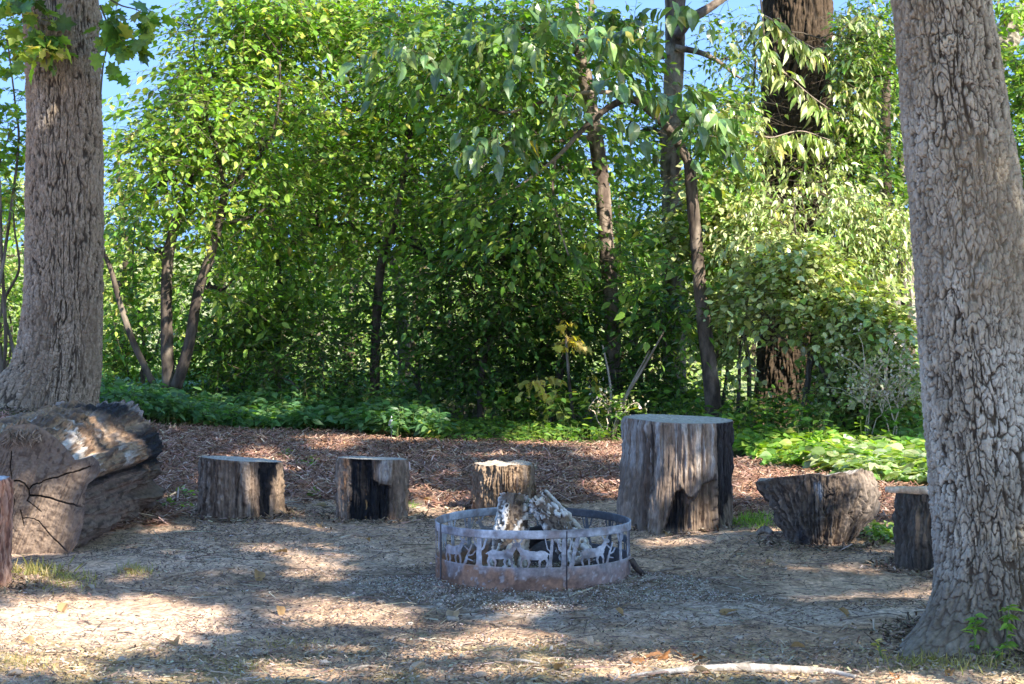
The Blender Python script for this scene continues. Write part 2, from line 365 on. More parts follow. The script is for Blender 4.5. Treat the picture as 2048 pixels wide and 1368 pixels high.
def twigs(bag, rng, O, D, L, m, lsize, palette, T=OV, droop=0.35, ldroop=0.45, flat=0.5, lmi=0, smi=1, stem=0.0022, scol=(.10, .075, .05), sizevar=0.36, filt=None):
    """n twigs with m leaves each: leaves sit left and right along a drooping stem"""
    n = len(O); D = nrm(D)
    side = nrm(np.cross(D, np.array([0, 0, 1.0]) + 0.35 * rng.standard_normal((n, 3))))
    t = (np.arange(m) + 0.6) / m
    base = O[:, None] + D[:, None] * (L[:, None] * t)[..., None]
    base[..., 2] -= droop * (L[:, None] * t) ** 2 / np.maximum(L[:, None], .1)
    sg = np.where(np.arange(m) % 2 == 0, 1.0, -1.0)
    ang = rng.uniform(.5, 1.25, (n, m)); ang[:, -1] = 0.1
    ax = D[:, None] * np.cos(ang)[..., None] + side[:, None] * (np.sin(ang) * sg)[..., None]
    ax = ax + 0.25 * rng.standard_normal((n, m, 3)); ax[..., 2] -= ldroop
    up = np.array([0, 0, 1.0]) + flat * rng.standard_normal((n, m, 3))
    pos = base.reshape(-1, 3); ax = ax.reshape(-1, 3); up = up.reshape(-1, 3)
    sz = lsize * (1 + sizevar * rng.standard_normal(len(pos))).clip(.4, 1.6)
    c = pal(rng, len(pos), *palette) * np.repeat((1 + .15 * rng.standard_normal(n)).clip(.6, 1.4), m)[:, None]
    k = np.ones(len(pos), bool)
    if filt is not None: k = filt(pos)
    put_leaves(bag, T, pos[k], ax[k], up[k], sz[k], c[k], lmi)
    if stem:
        ts = np.array([0, .5, 1.0]); S = O[:, None] + D[:, None] * (L[:, None] * ts)[..., None]; S[..., 2] -= droop * (L[:, None] * ts) ** 2 / np.maximum(L[:, None], .1)
        A = side; B = nrm(np.cross(D, side)); rad = np.array([1.0, .8, .4]) * stem
        th = np.arange(3) * 2.0944
        ring = np.cos(th)[None, None, :, None] * A[:, None, None] + np.sin(th)[None, None, :, None] * B[:, None, None]
        V = S[:, :, None] + ring * rad[None, :, None, None]
        F = (gridf(3, 3)[None] + (np.arange(n) * 9)[:, None, None]).reshape(-1, 4)
        if filt is not None: kk = filt(O); V = V[kk]; F = F[:len(gridf(3, 3)) * int(kk.sum())]
        if len(V): bag.add(V.reshape(-1, 3), F, scol, smi)
# stretches of trunk and branch that the photograph shows bare: (pixel line, half width, depth, share of leaves removed)
CLEAR = [([(1160, 70), (1176, 190), (1190, 280), (1205, 380), (1212, 500)], 24, 19.0, .85), ([(1222, 580), (1228, 730)], 18, 19, .6), ([(1350, 0), (1345, 200), (1342, 400)], 24, 20.6, .8), ([(1350, 75), (1470, -20)], 16, 20.5, .9),
         ([(1380, 330), (1350, 275), (1315, 235), (1268, 200), (1225, 210), (1170, 255), (1110, 318)], 22, 17.6, .92), ([(1262, 197), (1150, 188), (1010, 225)], 12, 17.6, .7), ([(1392, 480), (1402, 590), (1412, 680), (1424, 860)], 20, 17.4, .8), ([(1595, 0), (1595, 210)], 62, 19.2, .93), ([(1595, 210), (1594, 400)], 66, 19.2, .72),
         ([(1530, 680), (1520, 880)], 60, 19.2, .8), ([(1600, 680), (1600, 860)], 40, 19.2, .55), ([(338, 775), (333, 600), (336, 480)], 15, 18.6, .8), ([(305, 765), (238, 600), (205, 500)], 12, 18.4, .85), ([(352, 775), (395, 590), (405, 540)], 14, 18.5, .75), ([(440, 440), (450, 378), (432, 300), (418, 240)], 10, 18.5, .75), ([(450, 378), (540, 280), (558, 200)], 9, 18.5, .75),
         ([(750, 720), (754, 600), (764, 520)], 13, 19.2, .75), ([(1774, 400), (1772, 180)], 12, 20.5, .7), ([(870, 830), (960, 840)], 40, 30, .75), ([(1130, 650), (1150, 690), (1090, 760), (1050, 768)], 34, 18.1, .85), ([(1270, 800), (1330, 660)], 12, 17.7, .8)]
_cr = np.random.default_rng(4321)
def clearview(P):
    a, b = proj(P); k = np.ones(len(P), bool); u = _cr.random(len(P))
    for pts, wd, Y, sh in CLEAR:
        d_, _ = seg_d(a, b, pts); k &= ~((d_ < wd) & (P[:, 1] < Y + .15) & (P[:, 1] > 14) & (u < sh))
    return k
def seg_d(px_, py_, pts):
    d_ = np.full(px_.shape, 1e9); tt = np.zeros(px_.shape); n = len(pts) - 1
    for i in range(n):
        a = np.array(pts[i], float); b = np.array(pts[i + 1], float); ab = b - a
        t = np.clip(((px_ - a[0]) * ab[0] + (py_ - a[1]) * ab[1]) / (ab @ ab), 0, 1)
        q = np.hypot(px_ - a[0] - t * ab[0], py_ - a[1] - t * ab[1]); m = q < d_; d_ = np.where(m, q, d_); tt = np.where(m, (i + t) / n, tt)
    return d_, tt
def in_ellipsoid(rng, n, c, r, hollow=0.25):
    v = nrm(rng.standard_normal((n, 3))); q = rng.uniform(hollow ** 3, 1, n) ** (1 / 3)
    return np.asarray(c) + v * q[:, None] * np.asarray(r), v
def wander(rng, a, b, n=7, j=0.08):
    a = np.asarray(a, float); b = np.asarray(b, float); L = np.linalg.norm(b - a)
    t = np.linspace(0, 1, n)[:, None]; P = a + (b - a) * t + rng.standard_normal((n, 3)) * j * L * np.sin(np.pi * t) * .6
    P[:, 2] += 0.12 * L * np.sin(np.pi * t[:, 0])
    return P
def bark_cols(V, s, c1, c2, c3=None):
    n = fbm(V[:, 0] * 26, V[:, 1] * 26, V[:, 2] * 6, 3, s)
    c = mix(c1, c2, ss(-.45, .5, n))
    if c3 is not None: c = mix(c, c3, ss(.1, .6, fbm(V[:, 0] * 5, V[:, 1] * 5, V[:, 2] * 3, 3, s + 7)))
    return c
BK = ((.11, .08, .055), (.045, .032, .022), (.19, .16, .125))
def stem_mesh(path, seed, seg=20, step=0.03, cols=BK, rough=0.10):
    """path rows: x y z radius"""
    P = np.asarray(path, float); L = np.linalg.norm(np.diff(P[:, :3], axis=0), axis=1).sum()
    Q = spline(P, max(6, int(L / step)))
    per = 9
    def disp(th, s, rr):
        u = th / (2 * np.pi) * per + .5 * fbm(np.cos(th) * 2, np.sin(th) * 2, s * 5, 2, seed); f1, f2, cid = worley(np.mod(u, per), s * 14, per, seed)
        return rr * rough * (ss(0, .35, f2 - f1) - .6 + .5 * fbm(np.cos(th) * 1.4, np.sin(th) * 1.4, s * 3, 3, seed + 3))
    V, F = tube(Q[:, :3], np.maximum(Q[:, 3], .002), seg, disp)
    return V, F, bark_cols(V, seed, *cols)
def grow(name, label, cat, base, stems, clusters, palette, group=None, seed=1, T=OV, lsize=.085, m=13, tl=(.35, .75), cols=BK, droop=.35, ldroop=.45, flat=.36, mat=None, limbs=True, stem=.0025, filt=clearview, hollow=.25, dens=1.0, seg=20, stemname='trunk', outward=.6, step=.03):
    """a tree or shrub: trunk(s), limbs and a crown of leafy twigs; clusters = (centre, radii, number of twigs)"""
    rng = np.random.default_rng(seed)
    if .07 < lsize < .12 and 'background' not in name and 'yellow' not in name: lsize *= .66; clusters = [(a_, b_, int(c_ * 1.2)) for a_, b_, c_ in clusters]
    t = thing(name, label, cat, base, group)
    allP = []
    for i, (kind, path) in enumerate(stems):
        V, F, c = stem_mesh(path, seed * 31 + i, seg, step, cols); part(t, kind, V, F, c, [M_BARK])
        allP.append(spline(path, 30))
    bag = Bag()
    A = np.vstack(allP) if allP else np.array([[*base, .02]])
    for (c, r, n) in clusters:
        n = max(2, int(n * dens * (.82 if n > 50 else 1)))
        c = np.asarray(c, float); r = np.asarray(r, float)
        O, v = in_ellipsoid(rng, n, c, r, hollow)
        D = v * np.array([1, 1, .5]) * outward + .5 * rng.standard_normal((n, 3)) * np.array([1, 1, .5]); D[:, 2] += .1
        L = rng.uniform(*tl, n)
        twigs(bag, rng, O - nrm(D) * L[:, None] * .4, D, L, m, lsize, palette, T, droop, ldroop, flat, 0, 1, stem, filt=filt)
        if limbs:
            nb = max(2, int(n / 38))
            ends, _ = in_ellipsoid(rng, nb, c, r * .8, .3)
            dd = np.linalg.norm(A[:, :3] - c + np.array([0, 0, .3 * r[2]]), axis=1); a = A[dd.argmin()]
            hub = c - np.array([0, 0, .3]) * r
            Pm = wander(rng, a[:3], hub, 8); r0 = min(max(a[3] * .55, .008), .03)
            Vb, Fb = tube(Pm, np.linspace(r0, r0 * .6, len(Pm)), 6); bag.add(Vb, Fb, cols[1], 1)
            for e in ends:
                Pm = wander(rng, hub, e, 7, .12); Vb, Fb = tube(Pm, np.linspace(r0 * .55, .002, len(Pm)), 5); bag.add(Vb, Fb, cols[1], 1)
    if clusters: bag.build('crown' if stemname == 'trunk' else 'foliage', [mat or M_LEAF, M_BARK], t, smooth=False)
    return t
# ================================================================== THE THREE BIG TREES
def big_trunk(name, label, path, seed, per, vscale, depth, flares, cols, fname='trunk', seg=420, step=.011, burls=(), bw=.2, hz=14, hw=.35, extra=None):
    """path rows x y z r; flares = (angle, width, reach) of the root buttresses; theta 0 = +x, 3/2 pi = towards camera"""
    P = np.asarray(path, float); L = np.linalg.norm(np.diff(P[:, :3], axis=0), axis=1).sum()
    Q = spline(P, int(L / step)); zb = Q[0, 2]
    rings = {}
    def disp(th, s, rr):
        x_, y_ = np.cos(th), np.sin(th)
        warp = .7 * fbm(x_ * 2.2, y_ * 2.2, s * 2.6, 3, seed) + .35 * fbm(x_ * 7, y_ * 7, s * 9, 3, seed + 1)
        k = per / 6.2; vs = vscale
        w1 = .5 * fbm(x_ * 5, y_ * 5, s * 6, 3, seed + 2)
        n1 = fbm(x_ * k + w1, y_ * k + w1, s * vs, 2, seed + 8); n2 = fbm(x_ * k * 1.9 - w1, y_ * k * 1.9 + w1, s * vs * 2.1, 2, seed + 14)
        F1 = ss(.0, bw, np.abs(n1)); F2 = ss(0, bw, np.abs(n2))
        u = np.mod(th / (2 * np.pi) * per + warp, per); f1, f2, cid = worley(u, s * hz + .8 * w1 + n1, per, seed + 3)
        f1b, f2b, cb = worley(np.mod(u * 2, per * 2), s * hz * 2.1 + n2, per * 2, seed + 4)
        Cc = ss(0, .22, f2 - f1) * (.6 + .4 * ss(0, .2, f2b - f1b))
        rings['h'] = np.clip(F1 * (.55 + .45 * F2) * (1 - hw + hw * Cc) * (.8 + .2 * cid), 0, 1)
        rings['c'] = .5 * cid + .5 * cb
        o = depth * (rings['h'] - .6) + depth * .30 * fbm(x_ * 22, y_ * 22, s * 22, 3, seed + 5)
        o = o + rr * .035 * fbm(x_ * 1.5, y_ * 1.5, s * 1.1, 3, seed + 6)
        for a, wd, reach, hgt in flares:
            da = np.abs(np.angle(np.exp(1j * (th - a)))); o = o + reach * np.exp(-(da / wd) ** 2) * np.exp(-np.maximum(s, 0) / hgt)
        for a, sc, wd, hh, am in burls:
            da = np.abs(np.angle(np.exp(1j * (th - a)))); o = o + am * np.exp(-(da / wd) ** 2 - ((s - sc) / hh) ** 2)
        return o
    V, F = tube(Q[:, :3], Q[:, 3], seg, disp)
    h = np.concatenate([rings['h'].ravel(), [.5, .5]]); cid = np.concatenate([rings['c'].ravel(), [.5, .5]])
    c = mix(cols[1], cols[0], ss(.1, .75, h)) * (.82 + .36 * cid)[:, None]
    big = fbm(V[:, 0] * 2.5, V[:, 1] * 2.5, V[:, 2] * 2.0, 4, seed + 9)
    c = mix(c, np.array(cols[2]), .65 * ss(.05, .55, big) * ss(.2, .8, h))
    c = mix(c, np.array(cols[3]), .6 * ss(.15, .6, fbm(V[:, 0] * 4, V[:, 1] * 4, V[:, 2] * 1.2, 4, seed + 12)))
    if extra is not None: c = extra(V, c, h)
    t = thing('oak_tree' if name is None else name, label, 'tree', (Q[0, 0], Q[0, 1], zb))
    part(t, 'trunk', V, F, c, [M_BARK])
    return t
def px_path(rows, Y):
    """rows: px, py, width in px -> x y z r at depth Y (a number, or one per row)"""
    out = []
    for k, (a, b, wd) in enumerate(rows):
        d_ = Y[k] if hasattr(Y, '__len__') else Y
        p = at(a, b, d_); out.append([*p, wd / 2 * d_ / FPX])
    return out
# left tree
YL = 16.4
lp = px_path([(105, 850, 172), (112, 800, 166), (122, 740, 158), (127, 640, 152), (129, 500, 149), (129, 300, 147), (126, 150, 146), (119, 0, 143)], YL)
lp += [[lp[-1][0] - .03, YL, 4.8, .235], [lp[-1][0] - .05, YL, 6.4, .20], [lp[-1][0] + .1, YL, 8.5, .15], [lp[-1][0] + .3, YL + .2, 10.5, .07]]
q = lp[0]; lp[0][2] -= .12
treeL = big_trunk('oak_tree', 'big upright brown tree trunk at the left, rising behind the huge log', lp, 100, 72, 5.0, .024,
                  [(math.pi * 1.08, .75, .50, .30), (math.pi * 1.62, .35, .10, .22), (.15 * math.pi * 0 + 5.9, .35, .10, .20), (math.pi * .6, .5, .2, .25)],
                  [(.36, .275, .185), (.065, .047, .031), (.43, .355, .265), (.26, .19, .125)], seg=520, step=.012, bw=.30, hz=25, hw=.55,
                  burls=[(math.pi * 1.55, 3.02, .22, .12, .05), (0.05, 3.15, .3, .10, .03)])
# right tree, close to the camera
YR = 8.72
rp = px_path([(2012, 1310, 250), (1998, 1230, 238), (1986, 1120, 224), (1975, 950, 226), (1962, 800, 226), (1948, 600, 224), (1930, 400, 218), (1912, 250, 208), (1896, 100, 196), (1882, 0, 188)], YR)
rp += [[rp[-1][0] - .20, YR, 3.7, .175], [rp[-1][0] - .3, YR, 5.2, .15], [rp[-1][0] - .2, YR + .1, 7.2, .12], [rp[-1][0] + .1, YR + .2, 9.0, .05]]
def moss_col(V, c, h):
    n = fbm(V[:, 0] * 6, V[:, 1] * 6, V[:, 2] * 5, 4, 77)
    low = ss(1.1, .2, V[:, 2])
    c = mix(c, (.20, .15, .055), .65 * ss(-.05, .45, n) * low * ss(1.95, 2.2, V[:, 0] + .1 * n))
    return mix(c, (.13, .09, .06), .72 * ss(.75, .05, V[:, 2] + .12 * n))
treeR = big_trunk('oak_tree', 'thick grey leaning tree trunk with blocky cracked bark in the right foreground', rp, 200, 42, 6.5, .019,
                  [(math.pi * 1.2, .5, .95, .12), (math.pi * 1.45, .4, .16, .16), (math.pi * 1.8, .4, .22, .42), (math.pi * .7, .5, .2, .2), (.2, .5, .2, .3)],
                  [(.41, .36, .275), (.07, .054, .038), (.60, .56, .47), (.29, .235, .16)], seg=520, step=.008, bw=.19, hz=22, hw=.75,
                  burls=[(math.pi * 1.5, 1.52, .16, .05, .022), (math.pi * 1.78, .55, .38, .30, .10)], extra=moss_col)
# dark tree in the middle distance
YD = 19.2
dp = px_path([(1585, 905, 235), (1590, 850, 190), (1592, 780, 160), (1594, 650, 148), (1595, 500, 142), (1595, 300, 140), (1595, 150, 138), (1595, 0, 136)], YD)
dp += [[dp[-1][0], YD, 5.5, .27], [dp[-1][0] - .1, YD, 7.5, .2], [dp[-1][0] - .3, YD, 10, .08]]
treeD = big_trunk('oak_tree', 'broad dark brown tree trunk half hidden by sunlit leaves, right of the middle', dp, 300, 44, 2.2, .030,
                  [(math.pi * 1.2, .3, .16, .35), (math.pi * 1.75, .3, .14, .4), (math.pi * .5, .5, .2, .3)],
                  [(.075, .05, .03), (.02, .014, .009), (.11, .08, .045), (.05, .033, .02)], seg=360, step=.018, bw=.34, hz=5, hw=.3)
# unseen canopy of these trees, placed to shade the scene, gaps cut for sun flecks
rng = np.random.default_rng(5)
def top_z(P): return 1.58 + .125 * np.maximum(P[:, 1], 0) + .9
def shade_canopy():
    n1 = 5700
    G = np.stack([rng.uniform(-5.2, 5.6, n1), rng.uniform(5.6, 18.5, n1), np.zeros(n1)], -1); h = rng.uniform(5.3, 9.3, n1)
    P1 = G + sv * (h / sv[2])[:, None]
    n2 = 1300
    B = np.stack([rng.uniform(-4.8, 4.6, n2), np.full(n2, 17.5), rng.uniform(0, 4.6, n2)], -1)
    hh = np.maximum(rng.uniform(5.2, 9.5, n2), B[:, 2] + 1.5)
    P2 = B + sv * ((hh - B[:, 2]) / sv[2])[:, None]
    ex = []
    for x_, y_, z1, w_, k_ in ((1.9, 8.9, 3.4, .35, 520), (-3.35, 16.3, 4.6, .6, 1000), (-2.4, 12.2, .8, .6, 260), (.95, 12.3, .7, .5, 120), (.1, 10.3, .4, .6, 120)):
        B = np.stack([x_ + w_ * rng.uniform(-1, 1, k_), y_ + 0 * rng.uniform(0, 1, k_), rng.uniform(0, z1, k_)], -1); hh = np.maximum(rng.uniform(5.2, 9.0, k_), B[:, 2] + 1.5); ex.append(B + sv * ((hh - B[:, 2]) / sv[2])[:, None])
    return np.vstack([P1, P2] + ex)
CP = shade_canopy()
CP = CP[CP[:, 2] > top_z(CP)]
bases = np.array([[-3.33, 16.4], [1.75, 8.9]])
own = np.hypot(CP[:, 0:1] - bases[None, :, 0], CP[:, 1:2] - bases[None, :, 1]).argmin(1)
for k, (t, tp) in enumerate(((treeL, lp), (treeR, rp))):
    O = CP[own == k]; bag = Bag(); nO = len(O)
    O = O + .25 * rng.standard_normal((nO, 3))
    D = rng.standard_normal((nO, 3)) * np.array([1, 1, .25]); L = rng.uniform(.35, .75, nO)
    twigs(bag, rng, O - nrm(D) * L[:, None] * .5, D, L, 15, .165, LIGHT, CHP, .2, .15, .35, 0, 1, .004, filt=lambda P: ~sunlit(P, 0) & (P[:, 2] > top_z(P) - .3))
    A = spline(tp, 60); A = A[A[:, 2] > 4.0]
    for i in rng.choice(nO, min(26, nO), replace=False):
        a = A[rng.integers(len(A) // 3, len(A))]
        Pm = wander(rng, a[:3], O[i], 9, .07); Pm = Pm[Pm[:, 2] > top_z(Pm) - .5]
        if len(Pm) > 3: Vb, Fb = tube(Pm, np.linspace(.06, .012, len(Pm)), 8); bag.add(Vb, Fb, BK[0], 1)
    bag.build('crown', [M_CANOPY, M_BARK], t, smooth=False)  # this crown is the unseen shade canopy, shared out between two trunks

# lobed leaves on shoots springing from the left tree
def shoot(t, pts, Y, m, ls, seed, palette=GREEN, T=LOB):
    r = np.random.default_rng(seed); bag = Bag()
    P = np.array([at(a, b, Y + .0) for a, b in pts]); Q = spline(P, 12)
    Vb, Fb = tube(Q, np.linspace(.008, .002, 12), 6); bag.add(Vb, Fb, (.1, .09, .05), 1)
    i = r.integers(3, 12, m); O = Q[i]; D = r.standard_normal((m, 3)); D[:, 2] -= .2
    twigs(bag, r, O, D, r.uniform(.08, .24, m), 5, ls, palette, T, .3, .6, .8, 0, 1, .0018)
    bag.build('leafy_shoot', [M_LEAF, M_BARK], t, smooth=False)
shoot(treeL, [(105, 135), (95, 90), (75, 40), (60, -10)], 15.95, 12, .11, 1)
shoot(treeL, [(110, 140), (100, 110), (90, 85), (88, 60)], 15.9, 9, .10, 6)
shoot(treeL, [(95, 130), (90, 115), (80, 110), (72, 100)], 15.9, 3, .075, 2, YELL)
shoot(treeL, [(200, 10), (215, 45), (240, 75), (262, 100)], 15.9, 10, .11, 3)
shoot(treeL, [(200, -15), (240, 10), (275, 20), (300, 40)], 15.9, 6, .10, 4)
shoot(treeL, [(200, 200), (208, 120), (225, 60), (235, 0)], 15.9, 3, .10, 5)
# ================================================================== STUMPS
GREY = ((.235, .165, .115), (.10, .066, .046), (.40, .31, .235))
def stump(label, cx, Y, wpx, ztop, seed, tilt=(0, 0), prof=None, lobes=None, colf=None, grain=.010, top=((.31, .28, .23), (.41, .37, .31)), group=None, nz=120, seg=420, topn=None, ry=1.0, name='log_stump', lab_cat='stump'):
    c0 = at(cx, 700, Y); x0 = c0[0]; r = wpx / 2 * Y / FPX; zb = float(gz(x0, Y)) - .03
    rng = np.random.default_rng(seed)
    th = np.arange(seg) / seg * 2 * np.pi            # 0 faces the camera, pi/2 faces right
    hh = np.linspace(0, 1, nz)
    T_, H_ = np.meshgrid(th, hh); sx, sy = np.sin(T_), -np.cos(T_)
    outl = 1 + .05 * fbm(np.sin(th) * 1.2, np.cos(th) * 1.2, seed, 2, seed) + .012 * fbm(np.sin(th) * 6, np.cos(th) * 6, seed, 2, seed)
    if lobes is not None: outl = outl + lobes(th)
    Rr = r * outl[None, :] * (prof(T_, H_) if prof else 1)
    g4 = fbm(sx * 38, sy * 38, H_ * 3, 3, seed + 6)
    g1 = fbm(sx * 22, sy * 22, H_ * 1.6, 3, seed + 1); g2 = fbm(sx * 7, sy * 7, H_ * 1.3, 3, seed + 2); g3 = fbm(sx * 14, sy * 14, H_ * 12, 3, seed + 3)
    crack = ss(.10, .0, np.abs(fbm(sx * 4.5, sy * 4.5, H_ * .8, 2, seed + 4))) * ss(.1, .5, fbm(sx * 2, sy * 2, H_ * 2, 2, seed + 5) + .35)
    dr = grain * .7 * g4 + grain * g1 + grain * 1.3 * g2 + grain * .8 * g3 - .016 * crack
    c = mix(GREY[0], GREY[1], ss(-.4, .35, g1 * .6 + g2 * .4 + .6 * g4)); c = mix(c, GREY[2], .55 * ss(.15, .6, g2 - g1 * .3 + .4 * g3)); c = mix(c, (.06, .045, .035), .8 * crack)
    if colf is not None: c, dr = colf(T_, H_, c, dr, g1, g2, g3)
    Rr = Rr + dr * ss(1.0, .96, H_) + dr * .35 * ss(.96, 1.0, H_)
    ex = Rr * sx; ey = Rr * sy * ry
    zt = ztop + tilt[0] * ex + tilt[1] * ey
    if topn is not None: zt = zt + topn(T_)
    Z_ = zb + (zt - zb) * H_
    V = np.stack([x0 + ex, Y + ey, Z_], -1).reshape(-1, 3)
    c = mix(c, (.25, .20, .17), .5 * ss(.10, .0, H_ + .05 * g2))
    t = thing(name, label, lab_cat, (x0, Y, zb), group)
    part(t, 'weathered_side', V, gridf(seg, nz), c.reshape(-1, 3), [M_WOOD])
    nr = 60; q = np.linspace(0, 1, nr); Q_, TT = np.meshgrid(q, th, indexing='ij')
    e_x, e_y = ex[-1], ey[-1]
    X_ = Q_ * e_x[None]; Y_ = Q_ * e_y[None]; zz = ztop + tilt[0] * X_ + tilt[1] * Y_ + (topn(TT) * Q_ if topn is not None else 0)
    rad = fbm(X_ * 2, Y_ * 2, seed, 2, seed + 8)
    ring = np.sin(Q_ * 60 + rad * 2); ck = ss(.06, .0, np.abs(fbm(np.cos(TT) * 1.7, np.sin(TT) * 1.7, seed, 2, seed + 9))) * ss(.05, .4, Q_)
    fz = fbm(X_ * 40, Y_ * 40, 0, 3, seed + 10)
    edge = ss(.94, 1, Q_)
    zz = zz + (.0015 * ring + .003 * fz - .012 * ck) * (1 - edge)
    ct_ = mix(top[0], top[1], ss(-.6, .6, .5 * ring + fz)); ct_ = mix(ct_, (.06, .055, .05), .8 * ck); ct_ = mix(ct_, (.22, .18, .15), .6 * ss(.88, .97, Q_))
    part(t, 'sawn_top', np.stack([x0 + X_, Y + Y_, zz], -1).reshape(-1, 3), gridf(seg, nr), ct_.reshape(-1, 3), [M_FACE])
    return t
def wrapd(T_, a): return np.angle(np.exp(1j * (T_ - a)))
BLK = (.012, .012, .014)
# first seat: burnt stripe at the right
def cf1(T_, H_, c, dr, g1, g2, g3):
    a = T_ - 2 * np.pi * (T_ > np.pi); n = .16 * g2 + .12 * g3
    m = ss(.0, .05, .24 + .10 * ss(.5, .9, H_) * 1 - np.abs(a - .93 + .12 * (1 - H_)) + .5 * n) * ss(.04, .12, H_ + .5 * n)
    rim = ss(.10, .0, np.abs(np.abs(wrapd(T_, 1.02) + n) - .2))
    c = mix(c, (.34, .235, .15), .5 * ss(.9, 1.2, T_ * (T_ < 3)))
    return mix(c, BLK, m), dr - .012 * m
stump('low round log seat with a burnt black stripe down its right, beside the huge log', 481, 12.72, 158, .345, 11, tilt=(-.07, -.05), prof=lambda T, H: 1.06 - .05 * H + .03 * ss(.25, 0, H), lobes=lambda th: .05 * np.cos(3 * th + .4) + .03 * np.cos(5 * th),
      colf=cf1, group='log seats around the fire ring')
# second seat: large charred front with orange edge
def cf2(T_, H_, c, dr, g1, g2, g3):
    a = T_ - 2 * np.pi * (T_ > np.pi); n = .13 * g2 + .07 * g3
    lo = -.70 + .12 * ss(.62, .45, H_) - .12 * ss(.5, .2, H_); hi = .66 - .56 * ss(.58, .72, H_) - .12 * ss(.3, .0, H_)
    m = ss(0, .05, a - lo + n * .5) * ss(0, .05, hi - a + n * .5)
    c = mix(c, (.36, .27, .20), .35 * ss(-.5, -.9, a) + .45 * ss(.6, .9, a))
    orange = ss(.16, .04, np.abs(a + .80 + .05 * g2)) * ss(.35, .55, H_ + .1 * g3)
    c = mix(c, (.42, .20, .09), .8 * orange * ss(-.3, .3, g3 + g1))
    sp = ss(.035, .01, np.abs(a + .12 + .02 * g3)) * ss(.0, .3, fbm(T_ * 3, H_ * 9, 0, 2, 3)) * ss(.1, .3, H_) * ss(.7, .5, H_)
    knob = ss(.26, .14, np.hypot(a - .40, (H_ - .82) * 1.2) + .05 * g3)
    m = m * (1 - knob); c = mix(c, (.50, .45, .41), .6 * knob)
    c = mix(c, BLK, m * .97); c = mix(c, (.5, .27, .1), .8 * sp * m)
    return c, dr - .028 * m + .020 * knob * ss(.62, .7, H_)
stump('upright log seat with its front charred black between pale edges', 743, 12.7, 143, .352, 23, tilt=(-.035, -.06), prof=lambda T, H: .96 + .05 * H, lobes=lambda th: .04 * np.cos(2 * th) + .03 * np.cos(3 * th + 1),
      colf=cf2, group='log seats around the fire ring')
def cf3(T_, H_, c, dr, g1, g2, g3):
    c = mix(c, (.36, .25, .155), .45); return mix(c, (.09, .06, .04), .6 * ss(.2, .5, g1)), dr * 1.3
stump('narrow rough plain tan log seat directly behind the fire ring', 1010, 13.0, 118, .292, 37, tilt=(.02, -.02), prof=lambda T, H: 1.03 - .05 * H, colf=cf3, topn=lambda T: .010 * vn(np.sin(T) * 5, np.cos(T) * 5, 0, 4),
      top=((.32, .26, .19), (.44, .37, .29)), group='log seats around the fire ring')
# tall stump
def cf4(T_, H_, c, dr, g1, g2, g3):
    a = T_ - 2 * np.pi * (T_ > np.pi); n = .06 * g2 + .04 * g3
    c = mix(c, (.33, .25, .19), .40)
    c = mix(c, (.50, .46, .42), .55 * ss(.25, .5, np.sin(a * 26 + 2 * g2) * .4 + g1) * ss(.45, .7, H_))
    m = ss(.0, .05, a - .68 + .12 * (H_ - .5) + n) * ss(.22, .32, H_ + .28 * (1.2 - a) + n)
    # hollow arch near the ground
    arch = .44 + .12 * ss(.05, .75, a) - 1.5 * np.maximum(-.10 - a, 0) + .04 * g3 - .75 * ss(.60, .72, a) - .10 * ss(.22, .0, np.abs(a - .18))
    ho = ss(0, .035, arch - H_) * ss(-.42, -.3, a)
    blk = ss(.30, .10, np.abs(a + .16) + n) * ss(.05, .0, H_ - .44) * ss(.02, .1, H_)
    lip = ss(.03, 0, np.abs(arch - H_)) * ss(-.3, -.2, a) * ss(.8, .7, a)
    c = mix(c, (.15, .105, .075), .8 * ho); c = mix(c, (.30, .22, .15), .6 * ho * ss(.1, .4, g1)); c = mix(c, BLK, .95 * blk * ho); c = mix(c, BLK, .7 * lip)
    rot = ss(.2, .05, np.abs(a + .72 + .15 * (H_ - .5) + n)) * ss(.95, .8, H_)
    c = mix(c, (.13, .085, .06), .8 * rot); c = mix(c, (.045, .035, .03), .9 * ss(.03, .01, np.abs(a + .55 + .10 * (H_ - .6) + .3 * n)) * ss(.35, .5, H_))
    c = mix(c, (.018, .018, .021), .93 * m)
    return c, dr - .045 * ho - .014 * m - .02 * rot
def pr4(T, H):
    a = T - 2 * np.pi * (T > np.pi)
    return .97 + .10 * ss(.8, 0, H) * ss(.2, -1.2, a) - .02 * ss(.3, 1.2, a) * ss(.6, 0, H) + .05 * ss(.12, 0, H)
stump('tallest stump, wide grey trunk section hollowed at its foot with a burnt right edge', 1358, 12.42, 224, .603, 41, tilt=(-.03, .0), prof=pr4, lobes=lambda th: .03 * np.cos(3 * th) + .02 * np.cos(5 * th + 1), colf=cf4, grain=.012, nz=170, seg=560,
      top=((.34, .30, .245), (.44, .40, .33)))
